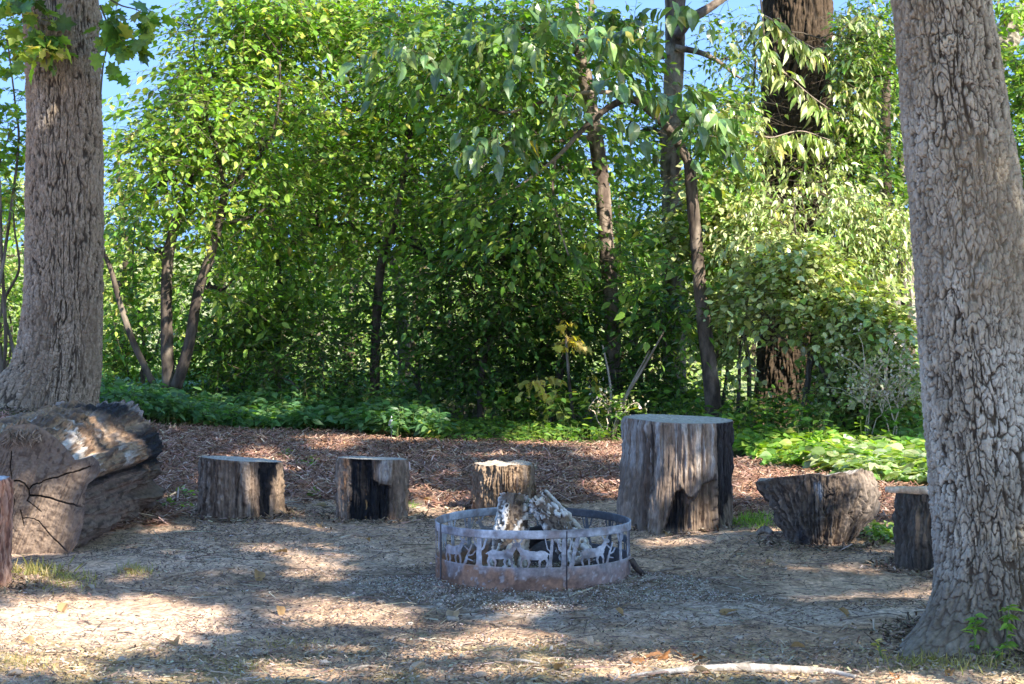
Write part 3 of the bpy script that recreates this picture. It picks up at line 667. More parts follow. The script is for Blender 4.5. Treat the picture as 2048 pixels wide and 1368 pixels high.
# root-end chunk, wide at the top and narrowing to the ground
def pr5(T, H):
    x_, y_ = np.sin(T), -np.cos(T)
    left = .50 + .66 * H + .10 * ss(.75, 1, H); right = .56 + .50 * ss(0, .62, H) - .10 * ss(.75, 1, H); frnt = .62 + .36 * H
    w_ = ss(-.9, .9, x_)
    side = left * (1 - w_) + right * w_
    return side * np.abs(x_) + frnt * (1 - np.abs(x_)) + .11 * fbm(x_ * 1.6, y_ * 1.6, H * 1.3, 3, 51)
def cf5(T_, H_, c, dr, g1, g2, g3):
    X_, Y_ = np.sin(T_), np.cos(T_); w1 = fbm(X_ * 3, Y_ * 3, H_ * 3, 3, 57); n = fbm(X_ * 5 + w1, Y_ * 5, H_ * 4.5 + w1, 4, 53)
    ln = fbm(X_ * 4 + .5 * w1, Y_ * 4, H_ * 2 + .6 * w1, 3, 58); ck = ss(.12, .0, np.abs(ln)) * ss(-.2, .3, fbm(X_ * 3, Y_ * 3, H_ * 3, 2, 59)); sm = fbm(X_ * 14, Y_ * 14, H_ * 16, 4, 60)
    c = mix((.15, .11, .08), (.065, .048, .037), ss(-.3, .4, n + .4 * sm)); c = mix(c, (.28, .22, .17), .5 * ss(.1, .5, g1 + .3 * g3 + .3 * n))
    a = T_ - 2 * np.pi * (T_ > np.pi)
    c = mix(c, (.34, .27, .21), .5 * ss(.45, 1.0, a) * ss(.3, .6, H_)); c = mix(c, (.34, .36, .38), .75 * ss(.13, .05, np.hypot(a + .15 + (H_ - .78) * .5, (H_ - .78) * .8) + .05 * g3)); c = mix(c, (.05, .052, .06), .7 * ss(.3, .1, np.abs(a + .75)) * ss(.5, .2, H_ + .2 * n))  # upper right side painted paler as a sunlit edge
    return mix(c, (.03, .025, .022), .85 * ck), dr * .7 - .022 * ck + .024 * n + .006 * sm
stump('knobbly dark root chunk, wide above and narrow below, right of the tallest stump', 1646, 11.62, 194, .360, 59, tilt=(.07, -.22), prof=pr5, colf=cf5, grain=.014, nz=150, seg=480, ry=.72,
      top=((.26, .22, .18), (.36, .31, .27)), topn=lambda T: .030 * vn(np.sin(T) * 1.8, np.cos(T) * 1.8, 0, 9) + .012 * vn(np.sin(T) * 6, np.cos(T) * 6, 0, 9))
def cf6(T_, H_, c, dr, g1, g2, g3):
    a = T_ - 2 * np.pi * (T_ > np.pi)
    c = mix(c, (.085, .072, .056), .75); c = mix(c, (.25, .15, .08), .6 * ss(.30, .1, np.hypot(a + .25, (H_ - .72) * 1.5)))
    return c, dr * 1.2
stump('dark grey fluted log seat under a pale pole, half behind the right tree', 1890, 10.7, 172, .385, 67, tilt=(-.02, -.05), prof=lambda T, H: 1 + .02 * np.sin(3 * H), lobes=lambda th: .05 * np.cos(7 * th) + .03 * np.cos(4 * th), colf=cf6,
      top=((.30, .31, .31), (.38, .39, .39)), group='log seats around the fire ring')
def cf7(T_, H_, c, dr, g1, g2, g3):
    c = mix((.36, .19, .125), (.17, .085, .06), ss(-.3, .4, g2 + g3)); return mix(c, (.50, .33, .25), .6 * ss(.1, .5, g1)), dr * 1.3
stump('reddish-barked log seat cut off by the left frame edge', -60, 10.1, 146, .508, 71, prof=lambda T, H: 1.0, colf=cf7, top=((.42, .43, .45), (.52, .52, .54)), group='log seats around the fire ring')
# pole resting on the last seat
def pole(name, label, cat, P, r, n, seed, cols, group=None, m=None):
    P = spline(np.asarray(P), n); r = np.broadcast_to(r, (len(np.atleast_1d(r)),)) if np.ndim(r) else np.full(2, r)
    rr = np.interp(np.linspace(0, 1, n), np.linspace(0, 1, len(r)), r)
    V, F = tube(P, rr, 20, lambda th, s, q: q * (.12 * fbm(np.cos(th) * 2, np.sin(th) * 2, s * 14, 3, seed)))
    c = mix(cols[0], cols[1], ss(-.3, .4, fbm(V[:, 0] * 30, V[:, 1] * 30, V[:, 2] * 30, 3, seed)))
    V0 = V.mean(0); V0[2] = V[:, 2].min()
    o = mesh(name, V, F, c, [m or M_WOOD], loc=V0); o.location = V0
    return tag(o, label, cat, group)
zt = .345
p0 = at(1771, 979, 10.55); p1 = at(1890, 984, 10.55)
pole('wooden_pole', 'short pale peeled pole lying across the dark log seat by the right tree', 'pole', [p0, (p0 + p1) / 2 + [0, 0, .003], p1 + [0.02, .0, 0], p1 + [.12, .02, -.01]], [.015, .020, .023, .022], 60, 5, ((.68, .53, .38), (.52, .36, .23)))

# ================================================================== THE HUGE LOG
def resample_polar(poly, c, n):
    P = np.array(poly, float); P = np.vstack([P, P[:1]])
    a = np.linspace(0, 1, len(P)); t = np.linspace(0, 1, 6000); D = np.stack([np.interp(t, a, P[:, k]) for k in (0, 1)], 1) - c
    ang = np.mod(np.arctan2(D[:, 1], D[:, 0]), 2 * np.pi); rad = np.hypot(D[:, 0], D[:, 1])
    o = np.argsort(ang); g_ = np.linspace(0, 2 * np.pi, n, endpoint=False)
    return g_, np.interp(g_, ang[o], rad[o], period=2 * np.pi)
near_poly = [(-110, 905), (-70, 875), (-30, 858), (0, 868), (25, 852), (60, 846), (88, 858), (112, 876), (136, 900), (150, 920), (165, 918), (184, 911), (198, 924), (201, 942), (190, 957), (176, 968), (170, 985),
             (169, 1020), (166, 1050), (156, 1085), (138, 1109), (100, 1109), (50, 1113), (0, 1111), (-70, 1108), (-115, 1080), (-150, 1020), (-150, 960)]
far_poly = [(40, 850), (80, 822), (130, 808), (200, 806), (245, 803), (275, 818), (298, 842), (322, 868), (336, 895), (345, 925), (340, 948), (316, 962), (322, 972), (340, 984), (334, 1000), (312, 1022), (280, 1036), (200, 1040), (110, 1040), (50, 1030), (0, 990), (-10, 920)]
YN, YF = 11.3, 12.95
cn, cf_ = np.array([20, 985.]), np.array([185, 925.])
NT, NS = 720, 190
ga, rn = resample_polar(near_poly, cn, NT); _, rf = resample_polar(far_poly, cf_, NT)
S = np.linspace(0, 1, NS)[:, None]
shape_t = ss(0, 1, S) * .35 + S * .65
pxs = (cn[0] + rn * np.cos(ga))[None]; pys = (cn[1] + rn * np.sin(ga))[None]
pn = at(pxs.ravel(), pys.ravel(), YN); pf = at(cf_[0] + rf * np.cos(ga), cf_[1] + rf * np.sin(ga), YF)
PN = pn[None] * (1 - shape_t[..., None]) + pf[None] * shape_t[..., None]
axc = (at(*cn, YN)[None] * (1 - S) + at(*cf_, YF)[None] * S)[:, None]
out = nrm(PN - axc)
A_ = ga[None] + 0 * S; Sg = S + 0 * A_
bx, bz, by = PN[..., 0], PN[..., 2], PN[..., 1]
right = np.cos(A_)                                   # angle: 0 right, pi/2 down, 3pi/2 up
down = np.sin(A_)
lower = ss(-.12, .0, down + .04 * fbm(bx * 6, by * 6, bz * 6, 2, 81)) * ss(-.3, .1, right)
groove = ss(.10, .0, np.abs(down + .08 - .0 * S)) * ss(.3, .6, right) * ss(.02, .10, Sg)
nb = fbm(bx * 5, by * 3, bz * 7, 4, 82); grn = fbm(bx * 30, by * 3.0, bz * 34, 4, 89); nf = fbm(bx * 26, by * 8, bz * 30, 4, 83) + .35 * fbm(bx * 60, by * 14, bz * 60, 3, 87); ridge = fbm(bx * 8, by * 2.2, bz * 34, 3, 84)
edge = ss(0, .03, Sg)
dsp = (.034 * nb + .016 * nf + .016 * grn - .02 * ss(.10, .0, np.abs(grn)) * ss(-.1, .3, nb)) * edge * (1 - lower) + lower * edge * (.012 * nb + .026 * ridge + .010 * nf) - .050 * groove * edge
step_ = lower * ss(.0, .01, Sg) * ss(.06, .03, Sg)                # dark gap just behind the sawn face
dsp = dsp - .05 * step_ - .035 * lower * ss(0, .05, Sg) * ss(.7, .2, down)
dsp = dsp + .03 * ss(.5, .8, Sg) * lower * nb
# broken end
V = PN + out * dsp[..., None]
V[..., 1] += ss(.93, 1, Sg) * .05 * fbm(A_ * 3, A_ * 0, 0, 3, 85)
V[..., 2] = np.maximum(V[..., 2], gz(V[..., 0], V[..., 1]) - .02)
c = mix((.30, .195, .115), (.11, .068, .042), ss(-.3, .35, nf + .8 * grn)); c = mix(c, (.38, .21, .10), .55 * ss(.0, .45, nb + .35 * nf) * (1 - lower)); c = mix(c, (.12, .085, .065), .6 * ss(.05, .4, fbm(bx * 12, by * 5, bz * 14, 3, 88)))
white = ss(.05, .35, fbm(bx * 9, by * 4, bz * 11, 3, 86) + .55 * ss(.30, .02, Sg) - .15) * (1 - lower) * ss(.65, .3, Sg)
c = mix(c, (.60, .53, .45), .8 * white * ss(-.5, .2, grn))
c = mix(c, (.03, .024, .02), .75 * ss(.09, .02, np.abs(grn)) * ss(-.1, .3, nb) * (1 - lower))
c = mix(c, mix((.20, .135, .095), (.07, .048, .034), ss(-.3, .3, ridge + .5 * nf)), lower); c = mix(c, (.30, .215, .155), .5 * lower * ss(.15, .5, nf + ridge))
ch1 = ss(.62, .70, Sg + .06 * nb + .03 * nf) * ss(.55, .75, right) * ss(.05, -.08, down) * ss(-.62, -.40, down)
ch2 = ss(.55, .66, Sg + .12 * nb) * ss(-.1, .1, right + .1 * nb) * ss(-.70, -.82, down)
c = mix(c, BLK, .95 * np.clip(ch1 + ch2, 0, 1)); c = mix(c, (.012, .01, .009), .9 * np.clip(groove * 1.2 + step_, 0, 1))
wrim = ss(.92, .97, Sg) * ss(-.5, -.7, down); c = mix(c, (.36, .29, .24), .6 * wrim)
base = np.array([-2.5, 12.1, 0.0])
log = thing('fallen_log', 'huge horizontal log at the left with a cracked sawn end facing the fire ring', 'log', base)
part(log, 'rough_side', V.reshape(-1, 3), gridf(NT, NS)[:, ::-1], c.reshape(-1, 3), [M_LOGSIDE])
def cap(Vr, cen, nr, pattern, back=False):
    q = np.linspace(0, 1, nr)[:, None, None]
    P = cen + (Vr[None] - cen) * q; return P
NR = 240
cen = at(*cn, YN); P = cap(V[0], cen, NR, None)
cpx = cn[0] + (rn * np.cos(ga))[None] * np.linspace(0, 1, NR)[:, None]; cpy = cn[1] + (rn * np.sin(ga))[None] * np.linspace(0, 1, NR)[:, None]
wj = 2.0 * fbm(cpx * .06, cpy * .06, 0, 3, 91); CR = np.zeros_like(cpx)
for pts, w0, w1 in [([(14, 970), (24, 963), (38, 961), (48, 966), (56, 978), (57, 990), (54, 1003)], 3.0, 1.0), ([(57, 990), (85, 993), (115, 1002), (150, 1010), (166, 1014)], 3.4, 1.0), ([(58, 976), (90, 962), (130, 950), (182, 935)], .8, 1.8),
                    ([(55, 1002), (68, 1012), (82, 1024)], 1.0, .4), ([(78, 1042), (100, 1070), (134, 1104)], .5, 1.1), ([(30, 1000), (26, 1020), (22, 1038)], .8, .4), ([(42, 1022), (46, 1040), (48, 1052)], .8, .5), ([(22, 960), (20, 930), (24, 905)], .9, .5), ([(48, 1038), (66, 1036), (80, 1044)], .5, .4), ([(-20, 980), (-60, 960), (-110, 950)], 2, 1)]:
    d_, tt = seg_d(cpx + wj, cpy + wj, pts); wd = w0 + (w1 - w0) * tt; wd = wd * .5; CR = np.maximum(CR, ss(wd + 1.0, wd * .4, d_))
rq = np.hypot(cpx - 40, (cpy - 990)); rings_ = np.sin((rq + 6 * fbm(cpx * .02, cpy * .02, 0, 2, 92)) * .9)
fn = fbm(cpx * .12, cpy * .12, 0, 4, 93); fl = fbm(cpx * .02, cpy * .02, 0, 3, 94); saw = vn((cpx * .8 + cpy * .35) * .5, (cpy * .8 - cpx * .3) * .02, 0, 95)
P[..., 1] += .045 * CR - .004 * fn - .003 * saw - .012 * fl * np.linspace(1, 0, NR)[:, None]
fc = mix((.25, .178, .125), (.125, .085, .06), ss(-.35, .4, fn + .6 * saw + .5 * fl)); fc = fc * .82; fc = mix(fc, (.26, .185, .13), .5 * ss(0, .5, fl)); fc = fc * (1 + .11 * rings_ * ss(140, 20, rq))[..., None]
fc = mix(fc, (.15, .115, .095), .55 * ss(25, 0, cpy - 1085 + 0 * cpx) * 0 + .5 * ss(.955, 1, np.linspace(0, 1, NR)[:, None] + .02 * fn)); fc = mix(fc, (.02, .017, .015), .95 * CR)
fc = mix(fc, (.32, .24, .165), .5 * ss(884, 862, cpy + 4 * fn) * ss(0, 20, cpx)); fc = mix(fc, (.13, .10, .085), .6 * ss(15, 4, np.abs(cpx - 152 + 4 * fn)) * ss(1010, 1050, cpy))
part(log, 'sawn_end', P.reshape(-1, 3), gridf(NT, NR)[:, ::-1], fc.reshape(-1, 3), [M_FACE])
P2 = cap(V[-1], at(*cf_, YF), 40, None); P2[..., 1] += .03 * fbm(P2[..., 0] * 9, P2[..., 2] * 9, 0, 3, 96)
part(log, 'broken_end', P2.reshape(-1, 3), gridf(NT, 40), (.10, .07, .05) * np.ones((NT * 40, 3)), [M_LOGSIDE])
# curled flap of bark at the top of the sawn end
fr = np.random.default_rng(4); bag = Bag()
for i in range(46):
    a, b = fr.uniform(15, 78), 0; p = at(a, 866 - .25 * abs(a - 50) * .3 + fr.uniform(-7, 12), YN - .01)
    Pm = np.array([p, p + [fr.normal() * .012, -.012, -.012 - .01 * fr.random()], p + [fr.normal() * .02, -.02, -.03 - .02 * fr.random()]])
    Vb, Fb = tube(spline(Pm, 6), np.linspace(.006, .0015, 6), 5); bag.add(Vb, Fb, np.array([.30, .215, .145]) * fr.uniform(.3, 1.2))
bag.build('frayed_bark', [M_WOOD], log)

# ================================================================== FIRE RING
ring = thing('fire_ring', 'round rusty steel fire ring with cut-out deer and trees, standing in ash', 'fire ring', (RC[0], RC[1], .03))
ZB, ZT = .028, .302; TH = .004
def band(name, z0, z1, r, th, nz=14, bow=0.0, nt_=480, cf=None, amp=.0025):
    a = np.arange(nt_) / nt_ * 2 * np.pi; zz = np.linspace(z0, z1, nz)
    prof = [(r, z) for z in zz] + [(r - th, z) for z in zz[::-1]]
    Pr = np.array(prof); A2 = a[None] + 0 * Pr[:, :1]
    rr = Pr[:, :1] + amp * fbm(np.cos(A2) * 1.5, np.sin(A2) * 1.5, 0, 2, 101) * 1.5
    V = np.stack([RC[0] + rr * np.sin(A2), RC[1] - rr * np.cos(A2), Pr[:, 1:] + .004 * np.sin(A2 * 2 + 1) * (z1 > .2)], -1)
    F = gridf(nt_, len(prof)); n = nt_; L = (len(prof) - 1) * n; i = np.arange(n); j = (i + 1) % n
    F = np.vstack([F, np.stack([i + L, j + L, j, i], -1)])
    V = V.reshape(-1, 3)
    return V, F
def steel_col(V, inside=None):
    a = np.arctan2(V[:, 0] - RC[0], -(V[:, 1] - RC[1])); h = (V[:, 2] - ZB) / (ZT - ZB)
    n = fbm(V[:, 0] * 9, V[:, 1] * 9, V[:, 2] * 9, 4, 102); f = fbm(V[:, 0] * 55, V[:, 1] * 55, V[:, 2] * 55, 3, 103)
    c = mix((.50, .51, .53), (.30, .30, .32), ss(-.35, .35, n)); c = mix(c, (.30, .20, .14), .4 * ss(.1, .45, n + .4 * f))
    rust = ss(.50, .24, h + .22 * n) * .95 + .55 * ss(-.75, -1.2, a + .15 * n) * ss(.95, .5, h) * (a > -1.7); rust = np.clip(rust, 0, 1)
    rc = mix((.35, .18, .10), (.19, .10, .06), ss(-.4, .4, n + .5 * f)); rc = mix(rc, (.34, .25, .23), .7 * ss(.2, .9, a) )
    c = mix(c, (.07, .065, .065), .55 * ss(.15, .6, fbm(V[:, 0] * 4, V[:, 1] * 4, V[:, 2] * 12, 4, 109)) * ss(.2, .6, h)); c = mix(c, rc, rust); c = mix(c, (.48, .44, .42), .6 * ss(.45, .75, f) * ss(.55, .3, h))
    back = ss(1.2, 1.9, a) * (a < 3.3); c = mix(c, (.05, .055, .06), .8 * back * ss(.2, 0, -np.sin(a)))  # inner right of the wall darkened in the colour, as if shaded
    return c
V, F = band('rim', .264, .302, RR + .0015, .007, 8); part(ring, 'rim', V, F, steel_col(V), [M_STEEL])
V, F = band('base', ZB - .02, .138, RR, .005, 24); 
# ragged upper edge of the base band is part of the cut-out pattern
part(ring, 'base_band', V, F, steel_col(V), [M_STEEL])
# silhouettes: drawn in metres along the band (u) and up it (v), cut as solid plates that follow the ring
U0 = 0.0
DU = .0022; V0_ = .132; HV = int((.270 - V0_) / DU)
def raster(polys, u0, u1):
    nu = int((u1 - u0) / DU) + 1; uu, vv = np.meshgrid(u0 + np.arange(nu) * DU, .105 + (V0_ + np.arange(HV) * DU - .130) * 1.13)
    m = np.zeros(uu.shape, bool)
    for p in polys:
        if p[0] == 'line':                      # ('line', width0, width1, points)
            _, w0, w1, pts = p; d_, t_ = seg_d(uu, vv, pts); m |= d_ < (w0 + (w1 - w0) * t_) / 2
        elif p[0] == 'ell':
            _, cx_, cy_, a_, b_, an = p; dx, dy = uu - cx_, vv - cy_; ca, sa = math.cos(an), math.sin(an)
            m |= ((dx * ca + dy * sa) / a_) ** 2 + ((-dx * sa + dy * ca) / b_) ** 2 < 1
        else: m |= poly_mask(uu, vv, p)
    return m, u0
def plate(name, polys, u0, u1, shift=0.0, flip=False):
    m, u0 = raster(polys, u0, u1)
    if flip: m = m[:, ::-1]
    nv, nu = m.shape
    W = nu + 1; uu, vv = np.meshgrid(u0 + shift + (np.arange(W) - .5) * DU, V0_ + (np.arange(nv + 1) - .5) * DU)
    a = uu / RR; rr = RR + .0025 * 1.5 * fbm(np.cos(a) * 1.5, np.sin(a) * 1.5, 0, 2, 101) - .0006
    Vo = np.stack([RC[0] + rr * np.sin(a), RC[1] - rr * np.cos(a), vv], -1).reshape(-1, 3); Vi = np.stack([RC[0] + (rr - TH) * np.sin(a), RC[1] - (rr - TH) * np.cos(a), vv], -1).reshape(-1, 3)
    K = len(Vo); j, i = np.nonzero(m); b0 = j * W + i
    q = np.stack([b0, b0 + 1, b0 + W + 1, b0 + W], -1); F = [q, (q + K)[:, ::-1]]
    mp_ = np.pad(m, 1)
    for (dj, di, e) in ((0, -1, (0, 3)), (0, 1, (2, 1)), (-1, 0, (1, 0)), (1, 0, (3, 2))):
        k = ~mp_[j + 1 + dj, i + 1 + di]; a0 = q[k][:, e[0]]; a1 = q[k][:, e[1]]; F.append(np.stack([a0, a1, a1 + K, a0 + K], -1))
    F = np.vstack(F); used = np.unique(F); re = np.zeros(2 * K, int); re[used] = np.arange(len(used))
    V = np.vstack([Vo, Vi])[used]
    part(ring, name, V, re[F], steel_col(V), [M_STEEL], smooth=False)
B0, T0 = .105, .262
def tree_p(u, w=.022, lean=0.0, br=((.5, .04, 1), (.6, .035, -1)), top=.8):
    L = [('line', w * 1.2, w * top, [(u, B0), (u + lean * .5, (B0 + T0) / 2), (u + lean, T0)])]
    L.append([(u - w, B0), (u + w, B0), (u + w * .5, B0 + .02), (u - w * .5, B0 + .02)])
    for h, ln, sgn in br:
        y0 = B0 + h * (T0 - B0); L.append(('line', w * .45, w * .25, [(u + lean * h, y0), (u + lean * h + sgn * ln * .5, y0 + ln * .5), (u + lean * h + sgn * ln * .8, T0)]))
    return L
def deer_p(u, s=1.0, up=True, d=1):
    X = lambda a: u + d * a * s
    L = [('ell', X(0), .175, .042 * s, .017 * s, .1 * d), ('ell', X(-.025), .176, .022 * s, .019 * s, 0), ('ell', X(.03), .181, .02 * s, .019 * s, .5 * d)]
    L += [('line', .022 * s, .012 * s, [(X(.035), .185), (X(.052), .212), (X(.056), .228)]), ('ell', X(.064), .230, .014 * s, .0075 * s, -.35 * d), ('line', .005, .003, [(X(.052), .234), (X(.044), .243)])]
    if up:
        for q in (-1, 1): L.append(('line', .0045, .004, [(X(.055), .236), (X(.055 + q * .012), .248), (X(.055 + q * .012), .264)]))
        L.append(('line', .004, .004, [(X(.046), .248), (X(.036), .262)])); L.append(('line', .004, .004, [(X(.064), .250), (X(.074), .262)]))
    for a, b in ((-.038, -.048), (-.028, -.018), (.026, .016), (.036, .046)):
        L.append(('line', .011 * s, .006, [(X(a), .172), (X(b), .14), (X((a + b) / 2 + .004), B0)]))
    L.append(('line', .007, .004, [(X(-.044), .186), (X(-.055), .178)]))
    return L
def ang_of(zx):
    """position along the band for a column of my enlarged view of the ring (100..1915 wide)"""
    return RR * math.asin(max(-.999, min(.999, (zx - 1007) / 908)))
trees_ = [(515, .026, 0), (1150, .014, .012), (1280, .024, 0), (1345, .018, .03), (1810, .020, 0), (1880, .012, 0), (150, .014, -.02)]
for k, (zx, wd, ln) in enumerate(trees_):
    u = ang_of(zx); plate('tree_cutout', tree_p(u, wd, ln, [((.5, .05, 1), (.62, .04, -1)), ((.55, .035, -1),), ((.5, .045, -1), (.45, .05, 1)), ((.6, .03, 1),), ((.62, .04, -1), (.66, .035, 1)), (), ((.5, .05, 1),)][k]), u - .07, u + .07)
for zx, d, s, up in [(275, 1, 1.25, True), (705, 1, 1.25, False), (1010, -1, 1.3, True), (1550, 1, 1.35, True)]:
    u = ang_of(zx); plate('deer_cutout', deer_p(u, s, up, d), u - .12, u + .12)
for zx, d in ((410, 1), (1700, 1)):
    u = ang_of(zx); L = [('line', .014, .006, [(u - .02 * d, B0), (u, .16), (u + .025 * d, .215)]), ('line', .008, .004, [(u, .16), (u + .03 * d, .165), (u + .045 * d, .185)]), ('line', .007, .004, [(u - .008, .145), (u + .03 * d, .135)]), ('line', .007, .004, [(u + .01 * d, .185), (u - .015 * d, .205)])]
    plate('shrub_cutout', L, u - .06, u + .07)
for sh in (RR * 1.9, RR * 2.75, RR * 3.6, RR * 4.4):       # the far side repeats the motif
    plate('deer_cutout', deer_p(0, 1.1, True, 1), -.09, .09, shift=sh); plate('tree_cutout', tree_p(0, .022), -.07, .07, shift=sh + .13); plate('tree_cutout', tree_p(0, .018, .02), -.07, .07, shift=sh - .12)
# ragged ground line along the base band
nv_ = 40; aa = np.arange(900) / 900 * 2 * np.pi
# welded seams
for zx in (1300,):
    a = ang_of(zx) / RR; Vb, Fb = tube(np.array([[RC[0] + (RR + .003) * math.sin(a), RC[1] - (RR + .003) * math.cos(a), z] for z in np.linspace(ZB, .300, 12)]), .0028, 6); part(ring, 'seam', Vb, Fb, (.06, .045, .045) * np.ones((len(Vb), 3)), [M_STEEL])
a = -1.18; Vb, Fb = tube(np.array([[RC[0] + (RR + .004) * math.sin(a), RC[1] - (RR + .004) * math.cos(a), z] for z in np.linspace(ZB, .302, 12)]), .005, 6); part(ring, 'seam', Vb, Fb, (.10, .09, .09) * np.ones((len(Vb), 3)), [M_STEEL])

# ================================================================== FIREWOOD INSIDE THE RING
def firewood(label, P, r, seed, whites=.5, group='burnt logs leaning together in the fire ring'):
    """a crusted log: rough bark body with a flat sawn upper end and shelves of white crust"""
    Q = spline(np.asarray(P), 150); rr = np.interp(np.linspace(0, 1, 150), np.linspace(0, 1, len(r)), r)
    st = {}
    def dsp(th, s, q):
        x_, y_ = np.cos(th), np.sin(th)
        n = fbm(x_ * 1.2, y_ * 1.2, s * 6, 3, seed); m_ = fbm(x_ * 4.5, y_ * 4.5, s * 42, 3, seed + 1); w_ = fbm(x_ * 2.2 + .4 * m_, y_ * 2.2, s * 17 + .4 * m_, 3, seed + 2); st['n'] = n; st['m'] = m_; st['w'] = w_
        curl = ss(-.02, .12, w_ + whites - .3) * ss(-.3, .2, m_)
        st['k'] = curl
        return q * .10 * n + .006 * m_ + .014 * curl
    V, F = tube(Q, rr, 200, dsp)
    g_ = lambda k: np.concatenate([st[k].ravel(), [-.5, -.5]])
    c = mix((.20, .145, .10), (.06, .042, .03), ss(-.3, .3, g_('m'))); c = mix(c, (.74, .69, .61), .9 * g_('k').clip(0, 1)); c = mix(c, (.50, .40, .28), .6 * ss(.2, .5, g_('n')) * g_('k').clip(0, 1))
    c[-1] = (.25, .18, .12); c[-2] = (.1, .08, .06)
    b = V.mean(0); b[2] = V[:, 2].min(); o = mesh('firewood_log', V, F, c, [M_STONE], loc=b); o.location = b
    return tag(o, label, 'log', group)
firewood('thick ash-white crusted log standing upright, left of the two in the fire ring', [at(1014, 1150, 10.2), at(1019, 1090, 10.24), at(1024, 1040, 10.28), at(1030, 992, 10.32)], [.078, .074, .069, .060], 201, .56)
firewood('mottled brown and white log leaning left against the upright one in the fire ring', [at(1164, 1128, 10.08), at(1136, 1080, 10.15), at(1104, 1032, 10.21), at(1074, 996, 10.25)], [.066, .062, .056, .046], 207, .44)
pole('charred_stick', 'knobbly grey stick poking out to the right of the two burnt logs', 'stick', [at(1085, 1015, 10.4), at(1115, 1022, 10.4), at(1135, 1035, 10.38), at(1150, 1042, 10.36)], [.02, .022, .016, .010], 50, 9, ((.36, .29, .23), (.17, .13, .10)), m=M_STONE)
pole('charred_stick', 'black burnt branch lying behind the upright log in the fire ring', 'stick', [at(1000, 1120, 10.4), at(1060, 1075, 10.45), at(1110, 1060, 10.45)], [.04, .045, .03], 50, 12, ((.035, .03, .03), (.015, .013, .013)), m=M_STONE)
pole('charred_stick', 'dark stick leaning on the inside left of the fire ring', 'stick', [at(985, 1110, 10.5), at(1000, 1060, 10.5), at(1010, 1020, 10.45)], [.028, .03, .02], 50, 14, ((.20, .14, .10), (.07, .05, .04)), m=M_STONE)
pole('charred_stick', 'short blackened stick leaning against the outside right of the fire ring', 'stick', [gat(1285, 1152) + [0, 0, .01], at(1272, 1135, 10.15), at(1262, 1118, 10.15)], [.012, .014, .012], 40, 15, ((.10, .075, .06), (.04, .03, .03)), m=M_STONE)
# ================================================================== THE THICKET
def cl(px, py, Y, rx, rz, n, ry=None):
    """a cluster of twigs: centre pixel, depth, radii across and up in photo pixels, number of twigs"""
    k = Y / FPX; p = at(px, py, Y); return (p, (rx * k, ry or min(rx * k, .7), rz * k), n)
def sp(rows, Y): return px_path(rows, Y)
def base_of(path): return (path[0][0], path[0][1], path[0][2])
G_T = 'slender trees in the thicket behind the fire ring'
G_F = 'tall trees far behind the thicket'
# slender curving tree right of the middle
p = sp([(1232, 870, 34), (1228, 730, 32), (1222, 610, 31), (1212, 480, 30), (1205, 380, 30), (1192, 280, 30), (1176, 190, 30), (1163, 110, 27), (1150, 40, 24), (1140, -60, 20)], 19.0)
f = sp([(1166, 130, 18), (1178, 80, 16), (1183, 30, 13), (1180, -40, 10)], 18.95)
grow('slender_tree', 'slender curving brown tree trunk between the middle and the arching branch', 'tree', base_of(p), [('trunk', p), ('branch', f)],
     [cl(1150, 80, 18.8, 170, 90, 190), cl(1080, 260, 18.6, 150, 110, 170), cl(1190, 560, 19.4, 120, 110, 90), cl(1000, 50, 18.6, 170, 90, 190), cl(1000, 330, 18.9, 170, 110, 170)], GREEN, G_T, 401, lsize=.085, cols=((.26, .20, .15), (.10, .07, .055), (.33, .27, .21)), seg=36)
p = sp([(1350, 850, 48), (1347, 640, 46), (1345, 410, 42), (1340, 310, 40), (1345, 200, 38), (1350, 90, 38), (1350, 0, 40), (1345, -80, 36)], 20.6)
f = sp([(1352, 75, 22), (1380, 40, 20), (1420, 15, 17), (1470, -20, 14), (1530, -60, 9)], 20.5)
f2 = sp([(1350, 95, 14), (1400, 105, 11), (1440, 125, 8), (1470, 150, 5), (1500, 165, 3)], 20.5); f3 = sp([(1340, 110, 9), (1290, 125, 7), (1230, 150, 5)], 20.5)
grow('slender_tree', 'straight furrowed tree trunk with a dark limb rising right into the blue sky', 'tree', base_of(p), [('trunk', p), ('branch', f), ('branch', f2), ('branch', f3)],
     [cl(1450, 90, 20.6, 60, 90, 34), cl(1240, 90, 20.6, 80, 60, 40), cl(1470, 220, 20.6, 70, 60, 70), cl(1330, 420, 20.6, 130, 90, 120), cl(1260, 250, 20.8, 120, 70, 90), cl(1420, 240, 20.8, 100, 60, 80), cl(1400, 600, 20.6, 120, 120, 130)], GREEN, G_T, 402, lsize=.08, cols=((.22, .17, .13), (.07, .05, .04), (.30, .25, .2)), seg=44)
